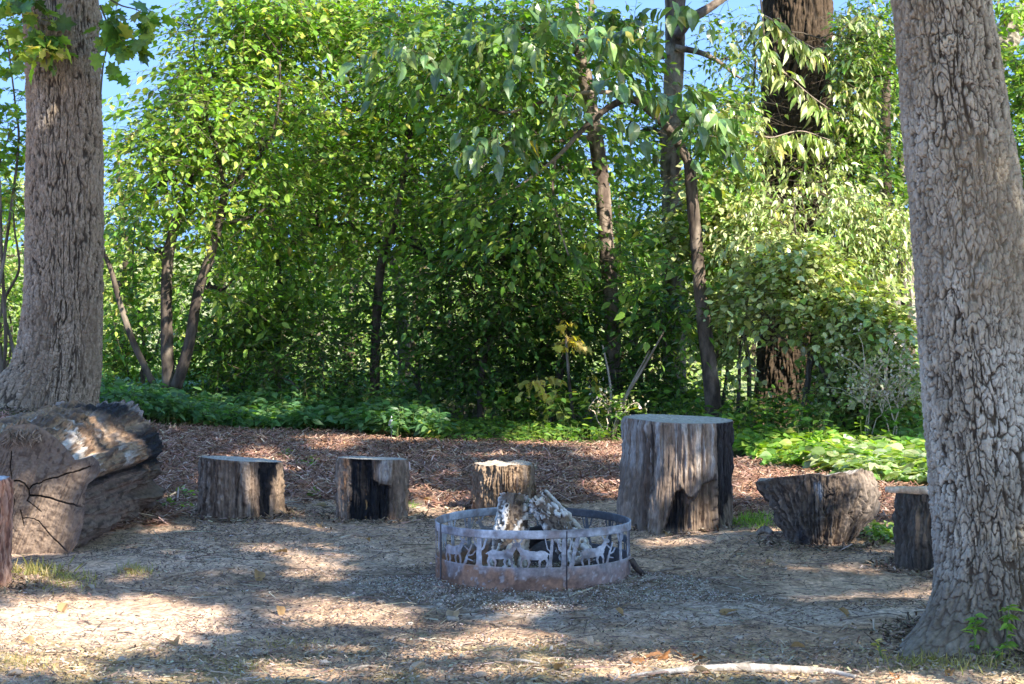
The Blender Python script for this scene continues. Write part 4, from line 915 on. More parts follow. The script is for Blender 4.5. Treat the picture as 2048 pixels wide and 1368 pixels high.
# tree with the arching branch
YA = 17.4
p = sp([(1428, 860, 34), (1424, 780, 32), (1412, 680, 29), (1402, 590, 27), (1392, 480, 25), (1383, 380, 24), (1378, 320, 22)], YA)
arch = sp([(1380, 330, 19), (1350, 275, 18), (1315, 235, 17), (1268, 200, 16), (1225, 210, 13), (1170, 255, 11), (1110, 318, 8), (1040, 370, 5), (980, 410, 3)], YA)
ar2 = sp([(1262, 197, 10), (1215, 185, 9), (1150, 188, 8), (1080, 205, 6), (1010, 225, 5), (930, 200, 4), (880, 190, 3)], YA)
up = sp([(1378, 320, 19), (1388, 240, 17), (1398, 160, 14), (1400, 80, 11), (1395, -20, 8)], YA)
ar3 = sp([(1110, 318, 6), (1106, 380, 5), (1118, 450, 4), (1140, 520, 3)], YA)
grow('arching_tree', 'tree whose bare branch arches to the left above drooping leaves', 'tree', base_of(p), [('trunk', p), ('branch', arch), ('branch', ar2), ('branch', ar3)],
     [cl(1230, 175, 16.6, 110, 22, 15), cl(1120, 205, 16.6, 90, 22, 10), cl(1000, 265, 16.6, 70, 25, 11), cl(1330, 190, 17.0, 60, 50, 16), cl(1100, 60, 16.9, 180, 60, 32), cl(830, 90, 16.9, 100, 60, 14), cl(1390, 250, 17, 70, 80, 26), cl(1350, 10, 17.2, 60, 26, 14), cl(1250, 60, 17.2, 60, 50, 10)],
     ([(.13, .22, .07), (.09, .17, .05), (.18, .26, .07), (.45, .38, .06)], [6, 4, 3, .25]), G_T, 403, T=OVD, lsize=.121, m=6, tl=(.25, .5), ldroop=1.0, droop=.5, cols=((.14, .105, .078), (.05, .037, .028), (.26, .205, .155)), mat=M_GLOSS, seg=32, limbs=False)
bagx = bpy.data.objects['arching_tree']; r_ = np.random.default_rng(12); bag = Bag()
for a, b, rx, rz, n in [(1060, 110, 240, 100, 260), (900, 110, 170, 100, 150), (1120, 300, 180, 90, 130), (1080, 430, 170, 90, 130), (1340, 560, 80, 140, 80), (1420, 260, 70, 110, 60)]:
    c_, q_, _ = cl(a, b, 17.5, rx, rz, n); O, v = in_ellipsoid(r_, n, c_, q_); D = v * [1, 1, .4] + .5 * r_.standard_normal((n, 3)) * [1, 1, .4]; twigs(bag, r_, O, D, r_.uniform(.25, .5, n), 9, .07, GREEN, OV, .35, .6, .5, 0, 1, .002, filt=clearview)
bag.build('crown', [M_LEAF, M_BARK], bagx, smooth=False)
# clump of three stems right of the left tree
p = sp([(338, 775, 26), (334, 700, 25), (333, 600, 23), (336, 520, 22), (350, 450, 20), (368, 400, 16), (395, 330, 10)], 18.6)
p2 = sp([(305, 765, 14), (265, 680, 13), (238, 600, 11), (222, 540, 10), (200, 490, 8)], 18.4)
p3 = sp([(352, 775, 24), (378, 690, 22), (395, 590, 20), (418, 520, 19), (440, 440, 17), (450, 378, 15)], 18.5)
f = sp([(450, 380, 9), (432, 300, 8), (415, 240, 6), (405, 170, 4)], 18.5); f2 = sp([(450, 380, 9), (500, 335, 8), (540, 280, 6), (558, 200, 5), (560, 110, 3)], 18.5)
f3 = sp([(460, 445, 8), (510, 430, 6), (560, 395, 4)], 18.5)
grow('forked_sapling', 'clump of dark leaning stems with a forked top, just right of the big left tree', 'tree', base_of(p), [('trunk', p), ('trunk', p2), ('trunk', p3), ('branch', f), ('branch', f2), ('branch', f3)],
     [cl(400, 240, 18.4, 150, 100, 300), cl(330, 330, 18.3, 120, 110, 180), cl(520, 260, 18.6, 150, 150, 280), cl(300, 480, 18.7, 90, 70, 70), cl(470, 420, 18.6, 140, 80, 150), cl(250, 560, 18.8, 60, 60, 35), cl(480, 90, 18.8, 110, 80, 170), cl(390, 150, 18.7, 80, 60, 80), cl(560, 20, 18.9, 110, 60, 130), cl(460, 0, 18.9, 90, 40, 70), cl(380, 40, 18.9, 90, 40, 26), cl(440, 560, 18.8, 120, 70, 70)],
     LIGHT, G_T, 404, T=OV, lsize=.10, m=8, cols=((.13, .10, .075), (.05, .038, .03), (.2, .16, .12)), seg=26)
p = sp([(748, 850, 20), (750, 720, 20), (754, 620, 18), (764, 520, 18), (790, 440, 14), (802, 380, 12), (820, 280, 9)], 19.2)
grow('slender_tree', 'thin dark leaning trunk among shaded leaves, left of the middle', 'tree', base_of(p), [('trunk', p)],
     [cl(780, 330, 19.2, 170, 130, 300), cl(690, 180, 19.3, 170, 120, 280), cl(840, 190, 19.5, 150, 100, 200), cl(640, 40, 19.4, 130, 70, 200), cl(790, 20, 19.4, 130, 60, 200), cl(540, 70, 19.6, 70, 60, 90), cl(640, 420, 19.4, 150, 110, 190), cl(850, 480, 19.2, 160, 90, 170)], LIGHT, G_T, 405, T=OV, lsize=.10, m=8, seg=24)
p = sp([(812, 860, 26), (808, 720, 25), (804, 640, 24), (798, 560, 20), (775, 500, 14), (760, 430, 10)], 21.5)
grow('slender_tree', 'pale thin trunk standing behind the thin dark leaning one', 'tree', base_of(p), [('trunk', p)],
     [cl(760, 560, 21.5, 150, 80, 120), cl(900, 330, 22, 170, 120, 230), cl(600, 520, 21.5, 150, 100, 130)], GREEN, G_T, 406, lsize=.09, m=9, cols=((.22, .19, .16), (.10, .08, .065), (.28, .25, .22)), seg=24)
for k, (rows, Y, lab, cs) in enumerate([
    ([(1708, 880, 34), (1712, 700, 30), (1700, 560, 26), (1690, 400, 20)], 18.6, 'dark upright stem between the broad dark trunk and the right foreground tree', [(1700, 330, 110, 90, 120), (1740, 130, 90, 100, 110)]),
    ([(1768, 880, 20), (1775, 640, 20), (1774, 400, 19), (1772, 180, 18), (1780, 60, 14)], 20.5, 'dark thin trunk close beside the left edge of the right foreground tree', [(1750, 60, 90, 80, 130), (1760, 300, 70, 80, 80)]),
    ([(1830, 880, 24), (1815, 640, 22), (1800, 420, 20), (1808, 270, 18), (1825, 120, 14)], 22, 'leaning dark trunk mostly hidden behind the right foreground tree', [(1790, 160, 90, 90, 100)]),
    ([(560, 850, 12), (556, 700, 11), (560, 560, 10), (540, 420, 8)], 20, 'thin sapling stem in the bright leaves left of the middle', [(560, 620, 110, 90, 120), (540, 480, 120, 80, 120), (600, 300, 120, 110, 170)]),
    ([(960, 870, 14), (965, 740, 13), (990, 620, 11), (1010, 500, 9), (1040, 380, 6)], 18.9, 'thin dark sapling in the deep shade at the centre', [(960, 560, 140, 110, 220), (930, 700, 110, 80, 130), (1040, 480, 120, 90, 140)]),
    ([(1100, 860, 14), (1118, 760, 13), (1135, 680, 12), (1120, 600, 10), (1090, 520, 8)], 18.9, 'dark sapling stem behind the yellow leaves, right of the centre', [(1090, 610, 130, 90, 200), (1150, 480, 100, 80, 120)])]):
    p = sp(rows, Y)
    grow('slender_tree', lab, 'tree', base_of(p), [('trunk', p)], [cl(a, b, Y + .2 * (i - 1), c_, d_, n) for i, (a, b, c_, d_, n) in enumerate(cs)], [GREEN, GREEN, LIGHT, LIGHT, DARK, DARK][k], G_T, 410 + k, T=OV, lsize=[.08, .08, .085, .10, .09, .09][k], seg=20)

# shrubs of the understorey: (label, base px, depth, clusters, palette, template, leaf size)
SH = [
 ('bright green shrub in the gap left of the big left tree', 20, 20.5, [(10, 560, 60, 70, 60), (0, 660, 70, 80, 90), (10, 440, 60, 60, 45)], LIGHT, OV, .085),
 ('drooping-leaved shrub branch hanging beside the upper left frame edge', 10, 18.0, [(20, 230, 50, 120, 34), (15, 60, 50, 70, 30), (25, 380, 40, 60, 16)], LIGHT, LOB, .10),
 ('sunlit yellow-green bush behind the foot of the leaning stems', 260, 20.0, [(250, 690, 70, 90, 150), (340, 620, 90, 90, 130), (270, 420, 70, 80, 60)], LIGHT, OV, .085),
 ('low green bush just left of the thicket middle, above the nettle bed', 450, 19.8, [(450, 720, 110, 80, 240), (520, 640, 110, 70, 170)], GREEN, OV, .085),
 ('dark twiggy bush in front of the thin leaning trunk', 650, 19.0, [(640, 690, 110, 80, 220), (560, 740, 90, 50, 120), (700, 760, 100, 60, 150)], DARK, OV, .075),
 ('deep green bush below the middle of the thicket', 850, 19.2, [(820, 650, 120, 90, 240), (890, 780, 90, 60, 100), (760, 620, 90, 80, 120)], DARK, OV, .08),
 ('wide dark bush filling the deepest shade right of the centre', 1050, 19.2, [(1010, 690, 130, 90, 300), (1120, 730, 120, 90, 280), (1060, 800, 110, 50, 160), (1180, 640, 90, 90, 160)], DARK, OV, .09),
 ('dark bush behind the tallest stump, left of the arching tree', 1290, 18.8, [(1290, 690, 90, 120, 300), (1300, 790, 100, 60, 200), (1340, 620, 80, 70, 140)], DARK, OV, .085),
 ('sun-dappled small-leaved shrub at the foot of the arching tree', 1440, 18.0, [(1480, 560, 90, 110, 260), (1500, 430, 80, 70, 150), (1430, 400, 90, 90, 190), (1460, 690, 70, 90, 130), (1380, 470, 70, 80, 110)], PALE, OVW, .06),
 ('bright honeysuckle shrub with drooping pale leaves in front of the broad dark trunk', 1620, 17.3, [(1590, 400, 120, 50, 130), (1720, 430, 100, 60, 140), (1540, 480, 110, 60, 90), (1660, 520, 120, 50, 140), (1770, 480, 70, 100, 110)], PALE, OVN, .085),
 ('small round-leaved sunlit shrub right of the broad dark trunk', 1740, 16.9, [(1740, 660, 90, 100, 330), (1640, 620, 100, 70, 260), (1530, 600, 90, 80, 170), (1600, 520, 110, 60, 150), (1790, 780, 60, 80, 150), (1690, 780, 70, 60, 130)], PALE, OVW, .058),
 ('green shrub hiding the right foot of the broad dark trunk', 1680, 17.6, [(1650, 760, 70, 80, 150), (1720, 850, 80, 40, 110), (1790, 860, 70, 40, 80)], GREEN, OV, .075),
 ('tall leafy shrub in the notch between the broad dark trunk and the right tree', 1740, 18.4, [(1720, 250, 60, 110, 110), (1760, 400, 70, 80, 120), (1700, 100, 60, 70, 60)], GREEN, OV, .085),
 ('leafy bush showing at the right frame edge behind the foreground tree', 2060, 18.5, [(2050, 300, 60, 170, 150), (2060, 120, 60, 80, 50), (2080, 560, 60, 150, 80)], GREEN, OV, .10),
 ('airy light green shrub left of the arching branch tips', 930, 20.4, [(900, 420, 150, 110, 190), (980, 180, 140, 100, 170), (760, 60, 150, 70, 120)], LIGHT, OV, .085),
 ('pale leafy bush under the arch of the bare branch', 1270, 21.2, [(1280, 400, 100, 90, 150), (1240, 520, 90, 80, 130)], LIGHT, OV, .085),
]
for k, (lab, bx_, Y, cs, pa, T, ls) in enumerate(SH):
    b = at(bx_, 600, Y); b[2] = gz(b[0], Y) - .02; r_ = np.random.default_rng(900 + k); stems = []
    for j in range(3):
        c_ = cs[j % len(cs)]; e = at(c_[0], c_[1] + c_[3] * .3, Y + r_.normal() * .15); q0 = b + [r_.normal() * .07, r_.normal() * .07, 0]
        Pm = wander(r_, q0, e, 6, .07); stems.append(('stem', np.column_stack([Pm, np.linspace(.018, .006, 6)])))
    grow('leafy_shrub', lab, 'shrub', b, stems, [cl(a, b2, Y, c_, d_, int(n * (.62 if pa is DARK else 1.1))) for a, b2, c_, d_, n in cs], pa, None, 500 + k, T=T, lsize=ls, m=10 if ls < .07 else 9, tl=(.25, .5), ldroop=.9 if T is OVN else .4, mat=M_GLOSS if pa is PALE else M_LEAF, stemname='stem', seg=10, hollow=.2, cols=((.15, .12, .09), (.09, .07, .05), (.2, .17, .13)), step=.05)

# long leafy sprays hanging in front of the broad dark trunk
r_ = np.random.default_rng(33)
for k, (pts, lab) in enumerate([([(1520, -20), (1528, 70), (1532, 110), (1575, 150), (1620, 190), (1655, 215)], 'hanging leafy vine crossing the broad dark trunk at mid height'), ([(1525, 30), (1545, 40), (1590, 75), (1635, 100)], 'short sunlit vine spray crossing the top of the broad dark trunk'), ([(1500, 260), (1540, 275), (1600, 262), (1660, 280)], 'leafy vine spray across the broad dark trunk just above the honeysuckle leaves')]):
    P = spline(np.array([at(a, b, 17.9) for a, b in pts]), 26); bag = Bag(); b = P[0]
    t = thing('hanging_vine', lab, 'vine', b, 'vines hanging over the dark trunk')
    Vb, Fb = tube(P, np.linspace(.008, .003, 26), 6); part(t, 'stem', Vb, Fb, (.33, .26, .2) * np.ones((len(Vb), 3)), [M_BARK])
    i = np.repeat(np.arange(5, 26), 2)[::1]; D = r_.standard_normal((len(i), 3)) * [.6, .5, .3]; D[:, 2] -= .5
    twigs(bag, r_, P[i], D, r_.uniform(.05, .16, len(i)), 3, .10, PALE, OVN, .3, .8, .6, 0, 1, .0015); bag.build('foliage', [M_GLOSS, M_BARK], t, smooth=False)

grow('leafy_shrub', 'climbing leafy growth reaching up both sides of the broad dark trunk', 'shrub', (at(1500, 600, 18.2)[0], 18.2, float(gz(at(1500, 600, 18.2)[0], 18.2))), [('stem', np.column_stack([wander(np.random.default_rng(3), [at(1500, 600, 18.2)[0], 18.2, 0], at(1505, 60, 18.2), 8, .03), np.linspace(.02, .006, 8)]))],
     [cl(1500, 260, 18.1, 70, 90, 90), cl(1510, 90, 18.2, 40, 80, 46), cl(1560, 330, 18.0, 90, 50, 70), cl(1690, 200, 18.2, 60, 110, 100), cl(1700, 60, 18.4, 70, 60, 60), cl(1640, 350, 18.0, 80, 50, 70)], PALE, None, 590, T=OVN, lsize=.10, m=8, ldroop=.9, mat=M_GLOSS, stemname='stem', seg=8, cols=((.15, .12, .09), (.09, .07, .05), (.2, .17, .13)), step=.05)
# yellow-leaved saplings
for k, (rows, cs, lab) in enumerate([([(1150, 860, 8), (1140, 780, 7), (1135, 720, 6), (1130, 650, 4)], [(1128, 645, 18, 16, 5), (1150, 682, 22, 12, 7), (1115, 685, 16, 12, 4)], 'thin sapling with drooping yellow leaves in the dark shade'),
                                     ([(1105, 865, 7), (1100, 820, 6), (1085, 770, 4)], [(1052, 768, 16, 8, 4), (1090, 755, 20, 12, 7), (1100, 790, 16, 12, 4)], 'low sapling with bright yellow leaf tufts below the drooping yellow one'),
                                     ([(1180, 865, 7), (1185, 800, 5), (1180, 760, 4)], [(1185, 765, 14, 16, 4), (1115, 812, 20, 10, 4), (1075, 858, 30, 12, 7), (1120, 860, 20, 10, 4)], 'spindly sapling with small yellow leaves near the ground')]):
    p = sp(rows, 18.0)
    grow('yellow_sapling', lab, 'sapling', base_of(p), [('trunk', p)], [cl(a, b, 18.0, c_, d_, n, .08) for a, b, c_, d_, n in cs], YELL, 'yellowing saplings at the thicket edge', 600 + k, T=LOB if k == 0 else OVW, lsize=.068, m=4, tl=(.08, .2), ldroop=1.2, limbs=False, filt=None, seg=8, step=.05)
# bare forked stems left of the tallest stump, and dry flower stalks at the right
for k, (rows, lab) in enumerate([([(1222, 885, 7), (1250, 800, 6), (1290, 730, 5), (1330, 660, 3)], 'longer bare pale stem leaning right behind the tallest stump'), ([(1218, 888, 7), (1240, 820, 5), (1262, 770, 4), (1300, 700, 3)], 'shorter bare pale stem leaning right behind the tallest stump'), ([(1212, 888, 5), (1222, 800, 5), (1216, 740, 4), (1205, 690, 3)], 'upright bare grey stem left of the tallest stump')]):
    p = sp(rows, 17.6 + .1 * k); V, F, c = stem_mesh(p, 700 + k, 8, .05, ((.40, .32, .24), (.22, .17, .12), (.45, .38, .3)))
    b = np.array(p[0][:3]); o = mesh('bare_stem', V, F, c, [M_BARK], loc=b); o.location = b; tag(o, lab, 'stem', 'bare stems beside the tallest stump')
def dry_plant(lab, px_, py_, Y, H, W, seed, nb=26):
    r = np.random.default_rng(seed); b = gat(px_, py_); b = np.array([at(px_, py_, Y)[0], Y, gz(at(px_, py_, Y)[0], Y)]); t = thing('dry_plant', lab, 'dry plant', b, 'dry seeding plants at the sunny edge'); bag = Bag(); heads = Bag()
    for i in range(3):
        e = b + [r.normal() * W * .3, r.normal() * .1, H * r.uniform(.7, 1)]; Pm = wander(r, b, e, 8, .05); Vb, Fb = tube(Pm, np.linspace(.006, .003, 8), 5); bag.add(Vb, Fb, (.55, .44, .33))
        for j in range(nb // 3):
            a = Pm[r.integers(4, 8)]; e2 = a + [r.normal() * W * .35, r.normal() * .12, abs(r.normal()) * H * .22 + .03]; Vb, Fb = tube(wander(r, a, e2, 5, .05), np.linspace(.003, .0015, 5), 4); bag.add(Vb, Fb, (.58, .47, .36))
            n = 16; pos = e2 + r.standard_normal((n, 3)) * .045; put_leaves(heads, OVW, pos, r.standard_normal((n, 3)), r.standard_normal((n, 3)) + [0, 0, 1], r.uniform(.018, .036, n), pal(r, n, [(.60, .54, .42), (.46, .38, .27), (.35, .40, .16)], [4, 2, 2]))
    bag.build('stalk', [M_BARK], t); heads.build('foliage', [M_DRY], t, smooth=False)  # the foliage mesh here holds the dry seed heads
dry_plant('pale seeding plant beside the right tree, the fuller one', 1790, 900, 16.4, .62, .42, 1, 40)
dry_plant('pale seeding plant a little left of the fuller one by the right tree', 1735, 905, 16.5, .5, .30, 2, 24)
dry_plant('dry straw-coloured weed left of the tallest stump', 1215, 890, 17.2, .26, .20, 3, 9)

# ================================================================== FAR TREES AND HILLSIDE BUSHES (lit, seen through the gaps)
r_ = np.random.default_rng(77)
far = [(-20, 26, 330, 150, 'light'), (60, 40, 300, 170, 'light'), (250, 30, 380, 120, 'light'), (235, 46, 190, 80, 'yellow'), (440, 36, 60, 190, 'mid'), (560, 27, 230, 170, 'mid'), (700, 33, -20, 230, 'mid'), (830, 26, 130, 190, 'mid'), (960, 38, -40, 240, 'mid'),
       (1090, 28, 420, 150, 'light'), (1240, 34, 300, 150, 'light'), (1300, 26, 520, 130, 'light'), (1430, 31, 270, 150, 'light'), (1500, 42, 200, 170, 'light'), (1720, 28, 60, 160, 'mid'), (1760, 38, -40, 180, 'light'), (1960, 30, 100, 170, 'light'), (2060, 36, 60, 140, 'light'), (640, 44, -60, 260, 'mid'), (900, 24, 560, 120, 'mid'), (480, 24, 600, 110, 'mid'), (1110, 46, 40, 120, 'mid'), (-330, 27, 0, 200, 'light'), (-720, 30, -60, 230, 'mid'), (2400, 27, -20, 200, 'light'), (2800, 30, -60, 230, 'mid')]
words = {'light': 'light green', 'yellow': 'yellowish', 'mid': 'mid green'}
where = ['at the left frame edge', 'left of the big left tree', 'seen low right of the big left tree', 'in the sky gap right of the big left tree', 'behind the forked stems', 'behind the bright sapling left of the middle', 'rising above the thin leaning trunk', 'behind the leaves left of the arching tips', 'far behind the arching branch tips', 'low behind the slender curving tree', 'seen under the arching branch', 'low behind the straight furrowed trunk', 'below the blue sky right of the furrowed trunk', 'far left of the broad dark trunk', 'right of the broad dark trunk', 'high in the notch beside the right tree', 'behind the right foreground tree', 'at the upper right frame edge', 'tallest and far at the top left of centre', 'low in the centre shade', 'low behind the nettle bed', 'high and far behind the curving tree', 'just beyond the left frame edge', 'farther beyond the left frame edge', 'just beyond the right frame edge', 'farther beyond the right frame edge']
for k, (cx, Y, top, rx, kind) in enumerate(far):
    b = at(cx, 600, Y); gzb = float(gz(b[0], Y)); b[2] = gzb; kx = Y / FPX
    ptop = at(cx, top, Y); H = ptop[2] - gzb; R_ = rx * kx * 1.25
    P = np.column_stack([wander(r_, b, ptop - [0, 0, .2 * H], 7, .03), np.linspace(.05 + .012 * H, .02, 7)])
    cs = []
    nc = 7
    for j in range(nc):
        hz = gzb + H * (.12 + .78 * (j + .5) / nc); rr_ = R_ * (1.0 - .45 * (j / nc)); c_ = np.array([b[0] + r_.normal() * R_ * .25, Y + r_.normal() * .4, hz]); cs.append((c_, (rr_, .9, H / nc * 1.1), int(2.1 * rr_ * H / nc / .03 * .8 / (Y / 26) ** 1.4) + 10))
    ls = .10 * (Y / 24) ** .75
    grow('background_tree', f'{words[kind]} leafy tree {where[k]}', 'tree', b, [('trunk', P)], cs, {'light': ([(.26, .36, .09), (.36, .44, .14), (.46, .50, .22)], [4, 4, 3]), 'yellow': ([(.44, .44, .10), (.36, .42, .10)], [3, 2]), 'mid': ([(.20, .33, .06), (.28, .40, .10), (.36, .42, .15)], [4, 4, 2])}[kind], G_F, 800 + k, T=CHP, lsize=ls, m=8, tl=(.4 * Y / 26, .8 * Y / 26), limbs=True, stem=.004, seg=8, step=.3, hollow=.1)
# pale leaning trunk at the upper right corner
p = sp([(1960, 170, 66), (2000, 90, 60), (2050, 30, 56), (2120, -50, 50)], 24.0)
p = sp([(1800, 640, 80), (1880, 360, 72)], 24.0) + p
grow('leaning_tree', 'pale leaning trunk crossing the upper right corner behind the foreground tree', 'tree', base_of(p), [('trunk', [[p[0][0] - .15, p[0][1], float(gz(p[0][0], 24)), .22]] + p)], [cl(2040, 160, 23.4, 70, 80, 90), cl(2000, 0, 23.4, 80, 60, 60)], LIGHT, G_T, 450, lsize=.11, cols=((.33, .28, .22), (.16, .13, .10), (.42, .37, .3)), seg=30)

# ================================================================== GROUND COVER (nobody could count it)
def cover(name, poly, n, Hs, ls, palette, seed, T=OV, mat=None, m=6, stem=.0015, spread=.10, ylim=(12, 24)):
    r = np.random.default_rng(seed); xs = [a for a, b in poly]; ys = [b for a, b in poly]
    c1 = gat(np.array([min(xs), max(xs)]), np.array([max(ys), max(ys)])); c2 = gat(np.array([min(xs), max(xs)]), np.array([min(ys), min(ys)]))
    lo = min(c1[:, 0].min(), c2[:, 0].min()), c1[:, 1].min(); hi = max(c1[:, 0].max(), c2[:, 0].max()), min(c2[:, 1].max(), ylim[1])
    P = np.stack([r.uniform(lo[0], hi[0], n * 4), r.uniform(lo[1], hi[1], n * 4)], -1); z = gz(P[:, 0], P[:, 1]); P = np.column_stack([P, z]); a, b = proj(P)
    P = P[poly_mask(a + 15 * fbm(P[:, 0] * 2, P[:, 1] * 2, 0, 2, seed), b + 5 * fbm(P[:, 0] * 3, P[:, 1] * 3, 4, 2, seed), poly)][:n]
    bag = Bag(); k = len(P); h = Hs * (1 + .3 * fbm(P[:, 0] * 1.5, P[:, 1] * 1.5, 0, 2, seed + 1)) * r.uniform(.55, 1.15, k)
    D = np.stack([r.normal(size=k) * .25, r.normal(size=k) * .25, np.ones(k)], -1)
    # leaves whorled near the top, roughly level
    tt = r.uniform(.55, 1.0, (k, m)); ang = r.uniform(0, 6.28, (k, m)); pos = P[:, None] + nrm(D)[:, None] * (h[:, None] * tt)[..., None]
    ax = np.stack([np.cos(ang), np.sin(ang), r.normal(size=(k, m)) * .25 - .15], -1); up = np.array([0, 0, 1.0]) + .35 * r.standard_normal((k, m, 3)) + np.array([0, -.15, 0])
    put_leaves(bag, T, (pos + ax * .03).reshape(-1, 3), ax.reshape(-1, 3), up.reshape(-1, 3), ls * r.uniform(.55, 1.25, k * m), pal(r, k * m, *palette))
    if stem:
        th = np.arange(3) * 2.0944; rg = np.stack([np.cos(th), np.sin(th), 0 * th], -1) * stem
        S = np.stack([P, P + nrm(D) * h[:, None]], 1)[:, :, None] + rg[None, None]; bag.add(S.reshape(-1, 3), (gridf(3, 2)[None] + (np.arange(k) * 6)[:, None, None]).reshape(-1, 4), (.10, .14, .04), 1)
    o = bag.build(name, [mat or M_LEAF, M_BARK], smooth=False); o['kind'] = 'stuff'; return o
cover('nettle_bed', [(200, 770), (330, 765), (500, 790), (700, 800), (860, 835), (900, 890), (700, 874), (500, 864), (330, 858), (200, 850)], 4200, .24, .085, BLUISH, 21, m=8, ylim=(12, 25))
cover('ground_ivy', [(860, 850), (1240, 860), (1240, 893), (1000, 892), (860, 888)], 420, .12, .055, GREEN, 22, ylim=(12, 25))
cover('undergrowth', [(-100, 745), (700, 770), (1240, 800), (1500, 850), (1950, 880), (1950, 915), (1480, 915), (1240, 885), (860, 860), (500, 800), (-100, 790)], 3000, .35, .08, GREEN, 23, ylim=(12, 26))
cover('forest_plants', [(1470, 880), (1560, 885), (1900, 905), (1900, 968), (1640, 950), (1560, 942), (1480, 918)], 900, .15, .085, LIGHT, 24, T=OVW, m=7)
cover('sunlit_plants', [(1640, 925), (1740, 905), (1900, 912), (1960, 985), (1870, 982), (1760, 968), (1650, 958)], 760, .16, .10, ([(.36, .42, .20), (.18, .27, .08), (.46, .50, .30)], [3, 3, 2]), 25, T=OVW, m=7)
def tuft_patch(name, px_, py_, rx, ry, n, H, seed, palette=([(.22, .30, .06), (.30, .33, .10), (.15, .22, .04)], [3, 2, 2]), broad=False):
    r = np.random.default_rng(seed); a = r.normal(size=(n, 2)) * .5; P = gat(px_ + a[:, 0] * rx, py_ + a[:, 1] * ry); bag = Bag()
    if broad: put_leaves(bag, OVW, P + r.uniform(0, H, (n, 1)) * [0, 0, 1], r.standard_normal((n, 3)) * [1, 1, .4], np.array([0, -.1, 1.0]) + .35 * r.standard_normal((n, 3)), r.uniform(.02, .05, n), pal(r, n, *palette))
    else:
        ax = np.array([0, 0, 1.0]) + .6 * r.standard_normal((n, 3)) * [1, 1, .3]; put_leaves(bag, T_ovate(.05, .01, .3), P, ax, r.standard_normal((n, 3)), H * r.uniform(.4, 1.2, n), pal(r, n, *palette))
    b = P.mean(0); o = bag.build(name, [M_LEAF], smooth=False); o['kind'] = 'stuff'; return o
k = 0
for a, b, rx, ry, n, H, br in [(345, 1018, 34, 8, 260, .03, 1), (575, 918, 14, 8, 50, .05, 1), (625, 932, 26, 10, 90, .05, 1), (628, 993, 20, 6, 60, .03, 1), (820, 1012, 20, 6, 120, .03, 0), (1500, 1045, 50, 14, 500, .05, 0), (1775, 1075, 45, 14, 420, .05, 1), (1330, 1018, 60, 5, 160, .03, 0),
                               (70, 1150, 70, 12, 260, .07, 0), (130, 1165, 60, 18, 420, .04, 0), (270, 1145, 35, 12, 260, .035, 0), (60, 1330, 90, 18, 300, .03, 0), (480, 1340, 60, 14, 160, .03, 0), (560, 1290, 120, 12, 260, .025, 0), (1080, 1300, 60, 8, 200, .02, 0), (1100, 1335, 90, 10, 240, .02, 0), (370, 995, 20, 6, 60, .04, 1), (1960, 1330, 110, 20, 260, .05, 0), (1850, 1330, 90, 16, 200, .05, 0)]:
    tuft_patch('moss_patch' if n > 200 and H < .031 else 'weed_patch' if br else 'grass_tuft_patch', a, b, rx, ry, n, H, 300 + k, ([(.34, .29, .11), (.24, .22, .08), (.42, .36, .18)], [3, 2, 2]) if b > 1120 else ([(.20, .32, .06), (.15, .26, .05), (.28, .36, .10)], [3, 2, 1]), bool(br)); k += 1

# ================================================================== MULCH SHREDS AND LITTER
def slivers(name, P, L, W, seed, palette, lift=.006, tilt=.25, hgt=.3, mat=None):
    r = np.random.default_rng(seed); n = len(P); a = r.uniform(0, 6.28, n); D = np.stack([np.cos(a), np.sin(a), tilt * r.normal(size=n)], -1); D = nrm(D); S = nrm(np.cross(D, [0, 0, 1.0])); U = np.cross(S, D)
    L = L * r.lognormal(0, .4, n); W = W * r.lognormal(0, .3, n); c0 = P + [0, 0, 1.0] * (lift * r.uniform(.2, 1.6, (n, 1)))
    q = []
    for s_, u_, l_ in ((-1, 0, -1), (1, 0, -.8), (0, hgt, -.9), (-.7, 0, 1), (.7, 0, .9), (0, hgt * .6, 1)):
        q.append(c0 + D * (L * .5 * l_)[:, None] + S * (W * .5 * s_)[:, None] + U * (W * u_)[:, None])
    q = np.stack(q, 1); F = np.array([[0, 2, 5, 3], [2, 1, 4, 5]]); F3 = np.array([[0, 1, 2], [3, 5, 4]])
    bag = Bag(); off = (np.arange(n) * 6)[:, None, None]
    bag.add(q.reshape(-1, 3), [(F3[None] + off).reshape(-1, 3), (F[None] + off).reshape(-1, 4)], np.repeat(pal(r, n, *palette), 6, 0))
    o = bag.build(name, [mat or M_CHIP], smooth=False); o['kind'] = 'stuff'; return o
r_ = np.random.default_rng(88)
def scatter(n, x0, x1, y0, y1, f=None):
    P = np.stack([r_.uniform(x0, x1, n), r_.uniform(y0, y1, n)], -1); z = gz(P[:, 0], P[:, 1]); P = np.column_stack([P, z])
    a, b = proj(P); k = (a > -60) & (a < 2110) & (b < 1400)
    if f is not None: k &= f(P, a, b)
    return P[k]
P = scatter(150000, -4.2, 4.2, 10.5, 19.8, lambda P, a, b: poly_mask(a + 22 * fbm(P[:, 0] * 2.2, P[:, 1] * 2.2, 0, 3, 11), b + 8 * fbm(P[:, 0] * 2.2, P[:, 1] * 2.2, 5, 3, 12), MULCH))
P[:, 2] += .012
slivers('mulch', P, .060, .009, 31, ([(.28, .155, .10), (.15, .082, .055), (.39, .25, .18), (.52, .38, .28)], [5, 4, 3, .9]), lift=.02, tilt=.35)
P = scatter(110000, -2.7, 2.9, 7.6, 14.8, lambda P, a, b: fbm(P[:, 0] * 2.5, P[:, 1] * 2.5, 0, 3, 51) + .45 * r_.standard_normal(len(P)) > .0)
P[:, 2] += .004
